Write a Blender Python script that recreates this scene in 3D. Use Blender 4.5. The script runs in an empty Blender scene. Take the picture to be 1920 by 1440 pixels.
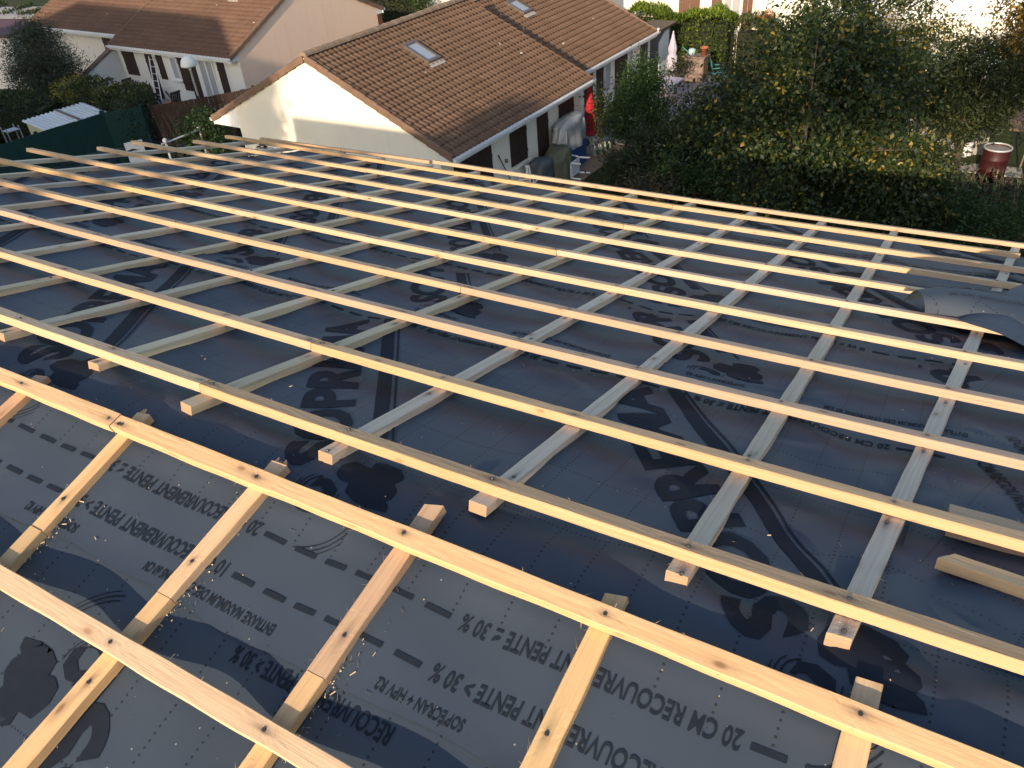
import bpy, bmesh, math, random
import numpy as np
from mathutils import Vector
random.seed(7); RNG = np.random.default_rng(7)
SC = bpy.context.scene; COL = SC.collection
PI = math.pi
R = math.radians

# ------------------------------------------------------------------ camera
CAMH = 9.5
PITCH, ROLL, FOC = R(35.912), R(5.0977), 1486.58
def cam_axes():
    fw = np.array([0, math.cos(PITCH), -math.sin(PITCH)]); rt = np.array([1., 0, 0]); dn = np.cross(fw, rt)
    return math.cos(ROLL)*rt + math.sin(ROLL)*dn, -math.sin(ROLL)*rt + math.cos(ROLL)*dn, fw
_r, _d, _f = cam_axes()
cd = bpy.data.cameras.new('camera'); cam = bpy.data.objects.new('camera', cd); COL.objects.link(cam)
from mathutils import Matrix
cam.matrix_world = Matrix(((_r[0], -_d[0], -_f[0], 0), (_r[1], -_d[1], -_f[1], 0), (_r[2], -_d[2], -_f[2], CAMH), (0, 0, 0, 1)))
cd.sensor_width = 36; cd.lens = FOC*36/1920; cd.clip_start = .02; cd.clip_end = 2000
SC.camera = cam

# ------------------------------------------------------------------ sky, sun, exposure
SUN_EL, SUN_AZ = R(19.8), math.atan2(-.469, -.883)        # azimuth from +Y towards +X, direction TO the sun
sund = Vector((math.sin(SUN_AZ)*math.cos(SUN_EL), math.cos(SUN_AZ)*math.cos(SUN_EL), math.sin(SUN_EL)))
W = bpy.data.worlds.new('World'); SC.world = W; W.use_nodes = True
nt = W.node_tree; bg = nt.nodes['Background']; sky = nt.nodes.new('ShaderNodeTexSky')
sky.sky_type = 'NISHITA'; sky.sun_disc = False; sky.sun_elevation = SUN_EL; sky.sun_rotation = SUN_AZ
sky.air_density = 1.0; sky.dust_density = 1.5; sky.ozone_density = 1.0
nt.links.new(sky.outputs[0], bg.inputs[0]); bg.inputs[1].default_value = .15
sl_ = bpy.data.lights.new('sun', 'SUN'); sl_.energy = 3.5; sl_.angle = R(.53); sl_.color = (1, .80, .58)
so = bpy.data.objects.new('sun', sl_); COL.objects.link(so); so.rotation_euler = sund.to_track_quat('Z', 'Y').to_euler()
so.location = (0, -20, 30)
SC.view_settings.view_transform = 'Standard'; SC.view_settings.look = 'None'; SC.view_settings.gamma = 1
SC.view_settings.exposure = .75
SC.cycles.max_bounces = 6; SC.cycles.transparent_max_bounces = 6

# ------------------------------------------------------------------ small helpers
def V3(*a): return np.array(a, float)
class MB:
    """collects faces, uvs and per-vertex floats; build() links ONE mesh object"""
    def __init__(s): s.v = []; s.f = []; s.a = {}; s.uv = None; s.mi = []
    def add(s, vs, fs, mi=0, **at):
        o = len(s.v); s.v.extend([tuple(map(float, p)) for p in vs]); s.f.extend([tuple(i+o for i in f) for f in fs]); s.mi.extend([mi]*len(fs))
        for k, val in at.items():
            L = s.a.setdefault(k, []); L.extend([0.]*(o-len(L)))
            L.extend(list(val) if hasattr(val, '__len__') else [val]*len(vs))
        return o
    def box(s, o, ax, ay, az, mi=0, **at):
        """corner o and three edge vectors"""
        o, ax, ay, az = [np.asarray(q, float) for q in (o, ax, ay, az)]
        vs = [o, o+ax, o+ax+ay, o+ay, o+az, o+ax+az, o+ax+ay+az, o+ay+az]
        if np.dot(np.cross(ax, ay), az) < 0: fs = [(0, 1, 2, 3), (7, 6, 5, 4), (4, 5, 1, 0), (5, 6, 2, 1), (6, 7, 3, 2), (7, 4, 0, 3)]
        else: fs = [(3, 2, 1, 0), (4, 5, 6, 7), (0, 1, 5, 4), (1, 2, 6, 5), (2, 3, 7, 6), (3, 0, 4, 7)]
        s.add(vs, fs, mi, **at)
    def cbox(s, c, sx, sy, sz, rz=0, mi=0, **at):
        """box standing on c"""
        x = V3(math.cos(rz), math.sin(rz), 0); y = V3(-math.sin(rz), math.cos(rz), 0)
        s.box(np.asarray(c, float)-x*sx/2-y*sy/2, x*sx, y*sy, V3(0, 0, sz), mi, **at)
    def tube(s, pts, rad, n=6, mi=0, cap=True, **at):
        pts = [np.asarray(p, float) for p in pts]; m = len(pts)
        rad = rad if hasattr(rad, '__len__') else [rad]*m
        vs = []; up = None
        for i in range(m):
            t = pts[min(i+1, m-1)]-pts[max(i-1, 0)]; t = t/(np.linalg.norm(t)+1e-9)
            if up is None: up = V3(0, 0, 1) if abs(t[2]) < .9 else V3(1, 0, 0)
            x = np.cross(t, up); x /= np.linalg.norm(x)+1e-9; y = np.cross(x, t); up = y
            for k in range(n): vs.append(pts[i]+rad[i]*(math.cos(2*PI*k/n)*x+math.sin(2*PI*k/n)*y))
        fs = [(i*n+k, i*n+(k+1) % n, (i+1)*n+(k+1) % n, (i+1)*n+k) for i in range(m-1) for k in range(n)]
        if cap: fs += [tuple(range(n-1, -1, -1)), tuple((m-1)*n+k for k in range(n))]
        s.add(vs, fs, mi, **at)
    def lathe(s, c, prof, n=16, ax=None, mi=0, **at):
        """prof: (radius, height) list turned about a vertical axis at c"""
        c = np.asarray(c, float); vs = []; m = len(prof)
        for r, h in prof:
            for k in range(n): vs.append(c+V3(r*math.cos(2*PI*k/n), r*math.sin(2*PI*k/n), h))
        fs = [(i*n+k, i*n+(k+1) % n, (i+1)*n+(k+1) % n, (i+1)*n+k) for i in range(m-1) for k in range(n)]
        s.add(vs, fs, mi, **at)
    def prism(s, poly, ext, mi=0, **at):
        """polygon (3-D points) extruded by vector ext"""
        n = len(poly); p = [np.asarray(q, float) for q in poly]; e = np.asarray(ext, float)
        fs = [tuple(range(n-1, -1, -1)), tuple(range(n, 2*n))]+[(i, (i+1) % n, n+(i+1) % n, n+i) for i in range(n)]
        nrm = np.cross(p[1]-p[0], p[2]-p[1])
        if np.dot(nrm, e) < 0: fs = [f[::-1] for f in fs]
        s.add(p+[q+e for q in p], fs, mi, **at)
    def build(s, name, mats, parent=None, smooth=False, uv=None, loc=None):
        me = bpy.data.meshes.new(name); v = np.array(s.v, float).reshape(-1, 3)
        if loc is not None: v = v-np.asarray(loc, float)
        elif parent is not None: v = v-np.array(parent.location)
        me.from_pydata(v.tolist(), [], s.f)
        for m in (mats if isinstance(mats, (list, tuple)) else [mats]): me.materials.append(m)
        if len(set(s.mi)) > 1: me.polygons.foreach_set('material_index', s.mi)
        for k, L in s.a.items():
            L = list(L)+[0.]*(len(s.v)-len(L))
            at = me.attributes.new(k, 'FLOAT', 'POINT'); at.data.foreach_set('value', L)
        if uv is not None:
            l = me.uv_layers.new(name='UVMap'); vi = np.zeros(len(me.loops), int); me.loops.foreach_get('vertex_index', vi)
            l.data.foreach_set('uv', np.asarray(uv, float)[vi].ravel())
        if smooth: me.polygons.foreach_set('use_smooth', [True]*len(me.polygons))
        me.update()
        o = bpy.data.objects.new(name, me); COL.objects.link(o)
        if loc is not None: o.location = loc
        if parent is not None: o.parent = parent
        return o
def tag(o, label=None, cat=None, group=None, kind=None):
    if label: o['label'] = label
    if cat: o['category'] = cat
    if group: o['group'] = group
    if kind: o['kind'] = kind
    return o
def thing(name, loc, label, cat, group=None):
    o = bpy.data.objects.new(name, None); COL.objects.link(o); o.location = tuple(map(float, loc)); o.empty_display_size = .2
    return tag(o, label, cat, group)

# ------------------------------------------------------------------ materials
class NT:
    def __init__(s, name):
        s.m = bpy.data.materials.new(name); s.m.use_nodes = True; s.t = s.m.node_tree; s.b = s.t.nodes['Principled BSDF']; s.out = s.t.nodes['Material Output']
    def n(s, typ, **kw):
        q = s.t.nodes.new('ShaderNode'+typ)
        for k, v in kw.items():
            if k.startswith('i_'): q.inputs[int(k[2:]) if k[2:].isdigit() else k[2:].replace('_', ' ')].default_value = v
            else: setattr(q, k, v)
        return q
    def l(s, a, b): s.t.links.new(a, b)
    def math(s, op, a, b=None, c=None, clamp=False):
        q = s.n('Math', operation=op); q.use_clamp = clamp
        for i, x in enumerate((a, b, c)):
            if x is None: continue
            if isinstance(x, (int, float)): q.inputs[i].default_value = x
            else: s.l(x, q.inputs[i])
        return q.outputs[0]
    def mix(s, fac, a, b, mode='MIX'):
        q = s.n('Mix', data_type='RGBA', blend_type=mode); 
        for i, x in ((0, fac), (6, a), (7, b)):
            if isinstance(x, (int, float)): q.inputs[i].default_value = x
            elif isinstance(x, tuple): q.inputs[i].default_value = (*x, 1) if len(x) == 3 else x
            else: s.l(x, q.inputs[i])
        return q.outputs[2]
    def ramp(s, fac, stops, interp='LINEAR'):
        q = s.n('ValToRGB'); cr = q.color_ramp; cr.interpolation = interp
        while len(cr.elements) < len(stops): cr.elements.new(.5)
        for e, (p, c) in zip(cr.elements, stops): e.position = p; e.color = (*c, 1) if len(c) == 3 else c
        s.l(fac, q.inputs[0]); return q.outputs[0]
    def noise(s, scale, vec=None, detail=3, rough=.55, dist=0):
        q = s.n('TexNoise'); q.inputs['Scale'].default_value = scale; q.inputs['Detail'].default_value = detail; q.inputs['Roughness'].default_value = rough; q.inputs['Distortion'].default_value = dist
        if vec is not None: s.l(vec, q.inputs[0])
        return q.outputs[0]
    def obj(s): return s.n('TexCoord').outputs['Object']
    def geo(s): return s.n('NewGeometry').outputs['Position']
    def mapping(s, vec, scale=(1, 1, 1), loc=None):
        q = s.n('Mapping'); q.inputs['Scale'].default_value = scale; s.l(vec, q.inputs[0])
        if loc is not None: s.l(loc, q.inputs['Location'])
        return q.outputs[0]
    def attr(s, name): return s.n('Attribute', attribute_name=name).outputs['Fac']
    def bump(s, h, strength=.3, dist=.01):
        q = s.n('Bump'); q.inputs['Strength'].default_value = strength; q.inputs['Distance'].default_value = dist; s.l(h, q.inputs['Height']); s.l(q.outputs[0], s.b.inputs['Normal'])
    def col(s, c): s.l(c, s.b.inputs['Base Color'])
    def set(s, rough=.6, spec=.5, metal=0):
        s.b.inputs['Roughness'].default_value = rough; s.b.inputs['Specular IOR Level'].default_value = spec; s.b.inputs['Metallic'].default_value = metal

def plain(name, c, rough=.6, spec=.4, metal=0, var=.12, scale=8, bump=0):
    """one colour with a soft weathered mottling"""
    q = NT(name); n = q.noise(scale, q.geo(), 4)
    q.col(q.mix(n, tuple(x*(1-var*1.6) for x in c), tuple(min(1, x*(1+var)) for x in c))); q.set(rough, spec, metal)
    if bump: q.bump(q.noise(scale*14, q.geo(), 3), bump, .01)
    return q.m

def wood_mat(name, light, dark, knot=.5):
    q = NT(name); uv = q.n('TexCoord').outputs['UV']; rnd = q.n('ObjectInfo').outputs['Random']
    offs = q.n('CombineXYZ'); q.l(q.math('MULTIPLY', rnd, 37.), offs.inputs[0]); q.l(q.math('MULTIPLY', rnd, 11.), offs.inputs[1])
    big = q.noise(1, q.mapping(uv, (2.2, 18, 1), offs.outputs[0]), 3)
    grain = q.noise(1, q.mapping(uv, (5, 330, 1), offs.outputs[0]), 4, .6, .6)
    ring = q.noise(1, q.mapping(uv, (1.6, 75, 1), offs.outputs[0]), 2, .5, 1.6)
    fac = q.math('ADD', q.math('MULTIPLY', grain, .45), q.math('ADD', q.math('MULTIPLY', ring, .45), q.math('MULTIPLY', big, .3)))
    c = q.ramp(fac, [(.38, dark), (.62, light), (.85, tuple(min(1, x*1.12) for x in light))])
    # per-piece tone
    hsv = q.n('HueSaturation'); q.l(c, hsv.inputs['Color'])
    q.l(q.math('ADD', .86, q.math('MULTIPLY', rnd, .26)), hsv.inputs['Value'])
    q.l(q.math('ADD', .84, q.math('MULTIPLY', q.math('FRACT', q.math('MULTIPLY', rnd, 7.3)), .3)), hsv.inputs['Saturation'])
    q.l(q.math('ADD', .493, q.math('MULTIPLY', q.math('FRACT', q.math('MULTIPLY', rnd, 3.7)), .014)), hsv.inputs['Hue'])
    c = hsv.outputs[0]
    # weathered greyish patches
    w = q.noise(1, q.mapping(uv, (1.3, 9, 1), offs.outputs[0]), 4)
    c = q.mix(q.math('MULTIPLY', q.ramp(w, [(.55, (0, 0, 0)), (.75, (1, 1, 1))]), .35), c, tuple(x*.62+.05 for x in dark))
    # knots
    vo = q.n('TexVoronoi', voronoi_dimensions='2D'); vo.inputs['Scale'].default_value = 1; q.l(q.mapping(uv, (5.5, 13, 1), offs.outputs[0]), vo.inputs[0])
    sep = q.n('SeparateColor'); q.l(vo.outputs['Color'], sep.inputs[0])
    sel = q.math('MULTIPLY', q.math('GREATER_THAN', sep.outputs[0], .72), q.math('ADD', .35, q.math('MULTIPLY', sep.outputs[1], .65)))
    k1 = q.ramp(vo.outputs['Distance'], [(.035, (1, 1, 1)), (.085, (0, 0, 0))]); k2 = q.ramp(vo.outputs['Distance'], [(.06, (1, 1, 1)), (.24, (0, 0, 0))])
    c = q.mix(q.math('MULTIPLY', q.math('MULTIPLY', k2, sel), .45*knot*2), c, tuple(x*.75 for x in dark))
    c = q.mix(q.math('MULTIPLY', q.math('MULTIPLY', k1, sel), .8), c, (.20, .095, .04))
    # rust/nail stains and sawn ends
    c = q.mix(q.math('MULTIPLY', q.attr('stain'), .93), c, (.035, .032, .038))
    c = q.mix(q.attr('endgrain'), c, q.mix(grain, (.34, .2, .12), (.55, .36, .22)))
    q.col(c); q.set(.62, .25)
    q.bump(q.math('ADD', grain, q.math('MULTIPLY', big, .5)), .35, .002)
    return q.m
M_BAT = wood_mat('fresh_pine', (.62, .41, .235), (.485, .305, .16))
M_COL = wood_mat('weathered_pine', (.63, .505, .355), (.46, .35, .225), .7)
M_COLB = wood_mat('brown_pine', (.55, .33, .17), (.36, .19, .085), .8)
M_COLN = wood_mat('yellow_pine', (.60, .405, .235), (.46, .295, .155), .8)

def membrane_mat():
    q = NT('roof_underlay'); uv = q.n('TexCoord').outputs['UV']; sp = q.n('SeparateXYZ'); q.l(uv, sp.inputs[0])
    big = q.noise(2.2, uv, 4); fine = q.noise(420, uv, 2); mid = q.noise(30, uv, 3)
    c = q.mix(big, (.033, .049, .071), (.046, .063, .087)); c = q.mix(q.math('MULTIPLY', fine, .3), c, (.07, .082, .105))
    # scuffs and dust
    du = q.noise(1, q.mapping(uv, (5, 9, 1)), 6, .7); c = q.mix(q.math('MULTIPLY', q.ramp(du, [(.58, (0, 0, 0)), (.8, (1, 1, 1))]), .2), c, (.12, .125, .13))
    # printed grid of dots every 10 cm, no dots inside the printed laps (attribute)
    def dots(a, b, pa, pb):
        la = q.math('ABSOLUTE', q.math('SUBTRACT', q.math('FRACT', q.math('DIVIDE', a, pa)), .5)); la = q.math('MULTIPLY', la, pa)
        lb = q.math('ABSOLUTE', q.math('SUBTRACT', q.math('FRACT', q.math('DIVIDE', b, pb)), .5)); lb = q.math('MULTIPLY', lb, pb)
        d = q.math('SQRT', q.math('ADD', q.math('MULTIPLY', la, la), q.math('MULTIPLY', lb, lb)))
        return q.math('LESS_THAN', d, .0027)
    x, y = sp.outputs[0], sp.outputs[1]
    yw = q.math('ADD', y, q.math('MULTIPLY', q.math('SUBTRACT', q.noise(6, uv, 1), .5), .006))
    d = q.math('MAXIMUM', dots(x, y, .1, .0135), dots(x, yw, .0105, .2))
    d = q.math('MULTIPLY', d, q.math('SUBTRACT', 1, q.attr('nodots'), clamp=True))
    c = q.mix(q.math('MULTIPLY', d, .85), c, (.014, .016, .02))
    # lint, sawdust specks
    vo = q.n('TexVoronoi', voronoi_dimensions='2D'); vo.inputs['Scale'].default_value = 24; q.l(uv, vo.inputs[0])
    sep = q.n('SeparateColor'); q.l(vo.outputs['Color'], sep.inputs[0])
    s = q.math('MULTIPLY', q.math('LESS_THAN', vo.outputs['Distance'], .04), q.math('GREATER_THAN', sep.outputs[1], .93))
    c = q.mix(q.math('MULTIPLY', s, .75), c, (.34, .31, .26))
    q.col(c); q.set(.6, .25); q.l(q.math('ADD', .54, q.math('MULTIPLY', big, .16)), q.b.inputs['Roughness'])
    q.bump(q.math('ADD', q.math('MULTIPLY', fine, .3), q.math('MULTIPLY', mid, .5)), .3, .0015)
    return q.m
M_MEM = membrane_mat()
q = NT('black_ink'); q.col(q.mix(q.noise(60, q.geo(), 3), (.012, .017, .026), (.019, .025, .037))); q.set(.78, .1); M_INK = q.m
M_INK2 = plain('faded_black_ink', (.026, .03, .038), .6, .3)
M_NAIL = plain('nail_steel', (.09, .085, .08), .45, .5, .7)

# ------------------------------------------------------------------ our roof: frames measured from the photograph, in metres
AZ = R(-32.49884); S1, S2 = R(15.657843), R(12.840268)
b_ = V3(math.cos(AZ), math.sin(AZ), 0); pe = V3(-math.sin(AZ), math.cos(AZ), 0); ez = V3(0, 0, 1)
d1 = math.cos(S1)*pe-math.sin(S1)*ez; d2 = -math.cos(S2)*pe-math.sin(S2)*ez
n1 = np.cross(b_, d1); n2 = -np.cross(b_, d2)
O1 = V3(-.4241, 1.4458, CAMH-1.1677); O2 = V3(-.2440, 1.0859, CAMH-1.1734)
OB1, OB2 = O1@b_, O2@b_
TC = .027; TB = .0255; WC = .042; WB = .041
KW = .71; HW = (.7421, .8787, .2865, .2122, -.0992, -.7302)
def warp(B, D):
    B = B/KW/5; D = np.maximum(D, 0)/KW/5; w = HW
    return KW*.1*(w[0]*B*B+w[1]*B*D+w[2]*D*D+w[3]*B**3+w[4]*B*B*D+w[5]*B*D*D)
def PF(B, D, h=0.): return O1+B*b_+D*d1+(h+float(warp(B, D)))*n1         # far slope, h above the tops of the counter battens
def PN(B, D, h=0.): return O2+B*b_+D*d2+h*n2                             # near slope
RZ_U = None
# ridge of the membrane (the two planes lowered by the counter batten)
_A1 = O1-n1*TC; _A2 = O2-n2*TC
_m = np.array([[pe@d1, -(pe@d2)], [d1[2], -d2[2]]]); _u = np.linalg.solve(_m, np.array([pe@(_A2-_A1), (_A2-_A1)[2]]))
RID = _A1+_u[0]*d1; RQ = RID@pe; RZ = RID[2]; RU1, RU2 = _u
T1, T2 = math.tan(S1), math.tan(S2)
FARC = {-7: (-4.261, -.0016), -6: (-3.863, .0126), -5: (-3.442, .0177), -4: (-2.966, -.0022), -3: (-2.57, .0103), -2: (-2.089, -.005), -1: (-1.677, -.0043), 0: (-1.252, -.0053), 1: (-.84, -.0037), 2: (-.432, 0), 3: (.016, -.0084), 4: (.418, -.0004), 5: (.848, -.0033), 6: (1.138, .0829), 7: (1.68, .0), 8: (2.11, 0.)}
NEARC = {0: (-1.27, 0.), 1: (-.855, .0405), 2: (-.407, -.0439), 3: (-.006, -.0322), 4: (.421, -.0113), 5: (.847, 0), 6: (1.262, 0.)}
FROW = {1: .003, 2: .414, 3: .83, 4: 1.241, 5: 1.66, 6: 2.071, 7: 2.493, 8: 2.902, 9: 3.315, 10: 3.73}
_fx = np.array([v[0] for v in FARC.values()]); _fs = np.array([v[1] for v in FARC.values()])
_nx = np.array([v[0] for v in NEARC.values()]); _ns = np.array([v[1] for v in NEARC.values()])
_wr = [(RNG.uniform(5, 26), RNG.uniform(-1, 1)*.9, RNG.uniform(0, 6.28), RNG.uniform(.0006, .0019)) for _ in range(14)]
def mem_rel(Bg, q):
    """height of the membrane above its ideal folded plane (Bg along the ridge, q across it, both metres)"""
    Bg = np.asarray(Bg, float); q = np.asarray(q, float)
    out = np.zeros(np.broadcast(Bg, q).shape)
    D = q/math.cos(S1)-RU1*0+RU1; Dn = -q/math.cos(S2)+RU2
    def sag(B, D, X, S, amp):
        c = X[:, None]+S[:, None]*D.ravel()[None]; o = np.argsort(c, axis=0); c = np.take_along_axis(c, o, 0); Bv = B.ravel()[None]
        lo = np.where(c <= Bv, c, -1e9).max(0); hi = np.where(c > Bv, c, 1e9).min(0)
        u = np.clip((Bv[0]-lo)/(hi-lo), 0, 1); return (-amp*np.sin(PI*u)**2*np.where((hi-lo) > 2, 0, 1)).reshape(B.shape)
    Bb, qq = np.broadcast_arrays(Bg, q); Bf = Bb-OB1; Bn = Bb-OB2; D = np.broadcast_to(D, Bb.shape); Dn = np.broadcast_to(Dn, Bb.shape)
    am = .011+.005*np.sin(Bb*3.1+1)*np.sin(qq*2.3)
    wf = np.clip((qq-.03)/.1, 0, 1); wn = np.clip((-qq-.05)/.1, 0, 1)
    out = out+wf*sag(Bf, D, _fx, _fs, 1)*am+wn*sag(Bn, Dn, _nx, _ns, 1)*(am+.004)
    for k, sl, ph, a in _wr: out = out+a*.55*np.sin(k*(qq*.9+sl*Bb)+ph+1.3*np.sin(3*Bb+2*qq+ph))
    # loose pleats along the ridge gap and on the right
    gap = np.exp(-((qq-.0)/.1)**2); out = out+gap*(.006*np.sin(Bb*9+2*np.sin(Bb*3))+.004*np.sin(Bb*23+qq*30))
    r = np.clip((Bf-.15)/1.0, 0, 1)*np.clip((qq+.05)/.1, 0, 1)*np.clip((1.6-qq)/1.2, 0, 1)
    out = out+r*(.0075*np.sin(24*(qq*.75+.6*Bb)+2*np.sin(5*Bb+3*qq))+.006*np.abs(np.sin(11*(qq-.75*Bb)+1.5*np.sin(4*qq)))**3)
    return np.minimum(out, .006)
def mem(Bg, q, lift=0.):
    Bg, q = np.broadcast_arrays(np.asarray(Bg, float), np.asarray(q, float))
    e = .055; z = -((T1+T2)/2*np.sqrt(q*q+e*e)+(T1-T2)/2*q)
    D = q/math.cos(S1)+RU1
    h = mem_rel(Bg, q)+lift+warp(Bg-OB1, D)
    w = np.clip(q/.1*.5+.5, 0, 1)[..., None]; nn = n1*w+n2*(1-w)
    return Bg[..., None]*b_+(q+RQ)[..., None]*pe+(z+RZ)[..., None]*ez+h[..., None]*nn
def qf(D): return (D-RU1)*math.cos(S1)
def qn(D): return -(D-RU2)*math.cos(S2)

def sheet(name, B0, B1, q0, q1, lift, label, lap=None, step=.022):
    nb = int((B1-B0)/step)+1; nq = max(2, int((q1-q0)/step)+1)
    B = np.linspace(B0, B1, nb); Q = np.linspace(q0, q1, nq); BB, QQ = np.meshgrid(B, Q)
    # uneven cut edges
    wob = .006*np.sin(B*7+lift*900)+.003*np.sin(B*19)
    QQ = QQ+wob[None]*np.linspace(1, 1, nq)[:, None]
    L = np.full(BB.shape, lift)
    for qe in (q0, q1):                                                   # free edges lift a little
        L = L+np.exp(-np.abs(QQ-qe)/.007)*(.0025+.0025*np.sin(B*5.3+qe*9)[None])*(1 if lift > 0 else 0)
    P = mem(BB, QQ, L)
    mb = MB(); idx = np.arange(nb*nq).reshape(nq, nb)
    fs = np.stack([idx[:-1, :-1], idx[:-1, 1:], idx[1:, 1:], idx[1:, :-1]], -1).reshape(-1, 4)
    nd = np.zeros(BB.shape)
    for a, c in (lap or []): nd = np.maximum(nd, ((QQ > a) & (QQ < c))*1.)
    mb.v = [tuple(p) for p in P.reshape(-1, 3)]; mb.f = [tuple(map(int, f)) for f in fs]; mb.mi = [0]*len(fs); mb.a['nodots'] = nd.ravel().tolist()
    o = mb.build(name, M_MEM, None, True, uv=np.stack([BB.ravel(), QQ.ravel()], -1), loc=tuple(P[nq//2, nb//2]))
    tag(o, label, 'roof underlay', 'black printed underlay sheets on the roof')
    return o

# ---- printing on the sheets
_FC = {}
def glyphs(txt, size, offset=0., xs=1., shear=0.):
    k = (txt, size, offset, xs, shear)
    if k in _FC: return _FC[k]
    cu = bpy.data.curves.new('t', 'FONT'); cu.body = txt; cu.size = size; cu.offset = offset; cu.shear = shear; cu.resolution_u = 3; cu.fill_mode = 'FRONT'
    ob = bpy.data.objects.new('t', cu); COL.objects.link(ob); dg = bpy.context.evaluated_depsgraph_get(); dg.update()
    me = ob.evaluated_get(dg).to_mesh()
    bm = bmesh.new(); bm.from_mesh(me); ob.evaluated_get(dg).to_mesh_clear()
    bpy.data.objects.remove(ob); bpy.data.curves.remove(cu)
    for v in bm.verts: v.co.x *= xs; v.co.z = 0
    xsn = [v.co.x for v in bm.verts]; w = max(xsn) if xsn else 0
    for ax in (0, 1):                                                     # cut finely so that it follows the folds
        lo = min(v.co[ax] for v in bm.verts); hi = max(v.co[ax] for v in bm.verts); t = lo+.025
        while t < hi:
            co = [0, 0, 0]; co[ax] = t; no = [0, 0, 0]; no[ax] = 1
            bmesh.ops.bisect_plane(bm, geom=bm.verts[:]+bm.edges[:]+bm.faces[:], plane_co=co, plane_no=no); t += .025
    bm.verts.index_update()
    r = (np.array([v.co[:2] for v in bm.verts]), [tuple(v.index for v in f.verts) for f in bm.faces], w); bm.free(); _FC[k] = r
    return r
class Print:
    """ink laid on a membrane sheet; local x,y run along tdir / up in the (Bg, q) plan of the sheet"""
    def __init__(s, lift): s.mb = MB(); s.lift = lift
    def put(s, xy, fs, org, t, up, clip=None):
        xy = np.asarray(xy, float); B = org[0]+xy[:, 0]*t[0]+xy[:, 1]*up[0]; q = org[1]+xy[:, 0]*t[1]+xy[:, 1]*up[1]
        if clip: fs = [f for f in fs if all(clip[0] < q[i] < clip[1] for i in f)]
        if len(fs) == 0: return
        P = mem(B, q, s.lift+.0016)
        a = fs[0]; nn = np.cross(P[a[1]]-P[a[0]], P[a[2]]-P[a[1]])
        if nn[2] < 0: fs = [f[::-1] for f in fs]
        s.mb.add(P, fs)
    def text(s, txt, org, t, up, size, offset=0., xs=1., clip=None, shear=0.):
        xy, fs, w = glyphs(txt, size, offset, xs, shear); s.put(xy, fs, org, t, up, clip); return w
    def rect(s, x0, y0, x1, y1, org, t, up, clip=None, n=None):
        nx = n or max(1, int((x1-x0)/.03)); ny = max(1, int(abs(y1-y0)/.03))
        X, Y = np.meshgrid(np.linspace(x0, x1, nx+1), np.linspace(y0, y1, ny+1)); i = np.arange((nx+1)*(ny+1)).reshape(ny+1, nx+1)
        fs = [tuple(map(int, f)) for f in np.stack([i[:-1, :-1], i[:-1, 1:], i[1:, 1:], i[1:, :-1]], -1).reshape(-1, 4)]
        s.put(np.stack([X.ravel(), Y.ravel()], -1), fs, org, t, up, clip)
    def ring(s, cx, cy, r0, r1, a0, a1, org, t, up, clip=None, sq=1., n=22, taper=False):
        A = np.linspace(a0, a1, n+1); xy = []
        for k, a in enumerate(A):
            f = math.sin(PI*k/n)**.6 if taper else 1
            rm = (r0+r1)/2; hw = (r1-r0)/2*f
            for j in range(4): rr = rm-hw+2*hw*j/3; xy.append((cx+rr*math.cos(a), cy+rr*math.sin(a)*sq))
        fs = [(k*4+j, k*4+j+1, (k+1)*4+j+1, (k+1)*4+j) for k in range(n) for j in range(3)]
        s.put(xy, fs, org, t, up, clip)
    def poly(s, pts, org, t, up, clip=None):
        bm = bmesh.new(); bm.faces.new([bm.verts.new((x, y, 0)) for x, y in pts]); bmesh.ops.triangulate(bm, faces=bm.faces[:])
        for ax in (0, 1):
            lo = min(v.co[ax] for v in bm.verts); hi = max(v.co[ax] for v in bm.verts); u = lo+.03
            while u < hi:
                co = [0, 0, 0]; co[ax] = u; no = [0, 0, 0]; no[ax] = 1
                bmesh.ops.bisect_plane(bm, geom=bm.verts[:]+bm.edges[:]+bm.faces[:], plane_co=co, plane_no=no); u += .03
        bm.verts.index_update(); s.put([v.co[:2] for v in bm.verts], [tuple(v.index for v in f.verts) for f in bm.faces], org, t, up, clip); bm.free()
    def logo(s, org, t, up, clip=None, sc=1.):
        """emblem, big word mark and the double underline; origin at the left foot of the S"""
        t = np.array(t)*sc; up = np.array(up)*sc
        xy, fs, w = glyphs('SOPREMA', .185, .0075, 1.); s.put(xy*np.array([1.04/w, 1]), fs, org, t, up, clip)
        s.rect(.10, -.098, 1.03, -.058, org, t, up, clip); s.rect(.04, -.114, 1.03, -.107, org, t, up, clip)
        # emblem left of the word: big head with tusks and a curled trunk
        s.poly([(0., -.03), (-.02, .0), (-.05, .01), (-.075, -.004), (-.085, -.02), (-.11, -.012), (-.14, -.03), (-.13, -.05), (-.165, -.06), (-.185, -.1), (-.165, -.105), (-.15, -.098), (-.142, -.115), (-.12, -.125), (-.09, -.118), (-.07, -.14), (-.035, -.135), (-.04, -.118), (-.06, -.105), (-.035, -.095), (-.005, -.1), (.0, -.075), (-.025, -.065)], org, t, up, clip)
        s.poly([(-.10, .005), (-.065, .02), (-.05, .045), (-.07, .07), (-.075, .045), (-.10, .035), (-.125, .05), (-.13, .02)], org, t, up, clip)
        for r0, r1, a0, a1 in ((.036, .040, -.3, 3.6), (.047, .050, .2, 4.0), (.056, .0585, .7, 4.2), (.135, .138, 2.75, 3.7), (.146, .149, 2.7, 3.6), (.157, .159, 2.8, 3.5)): s.ring(-.085, .05, r0, r1, a0, a1, org, t, up, clip)
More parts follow.
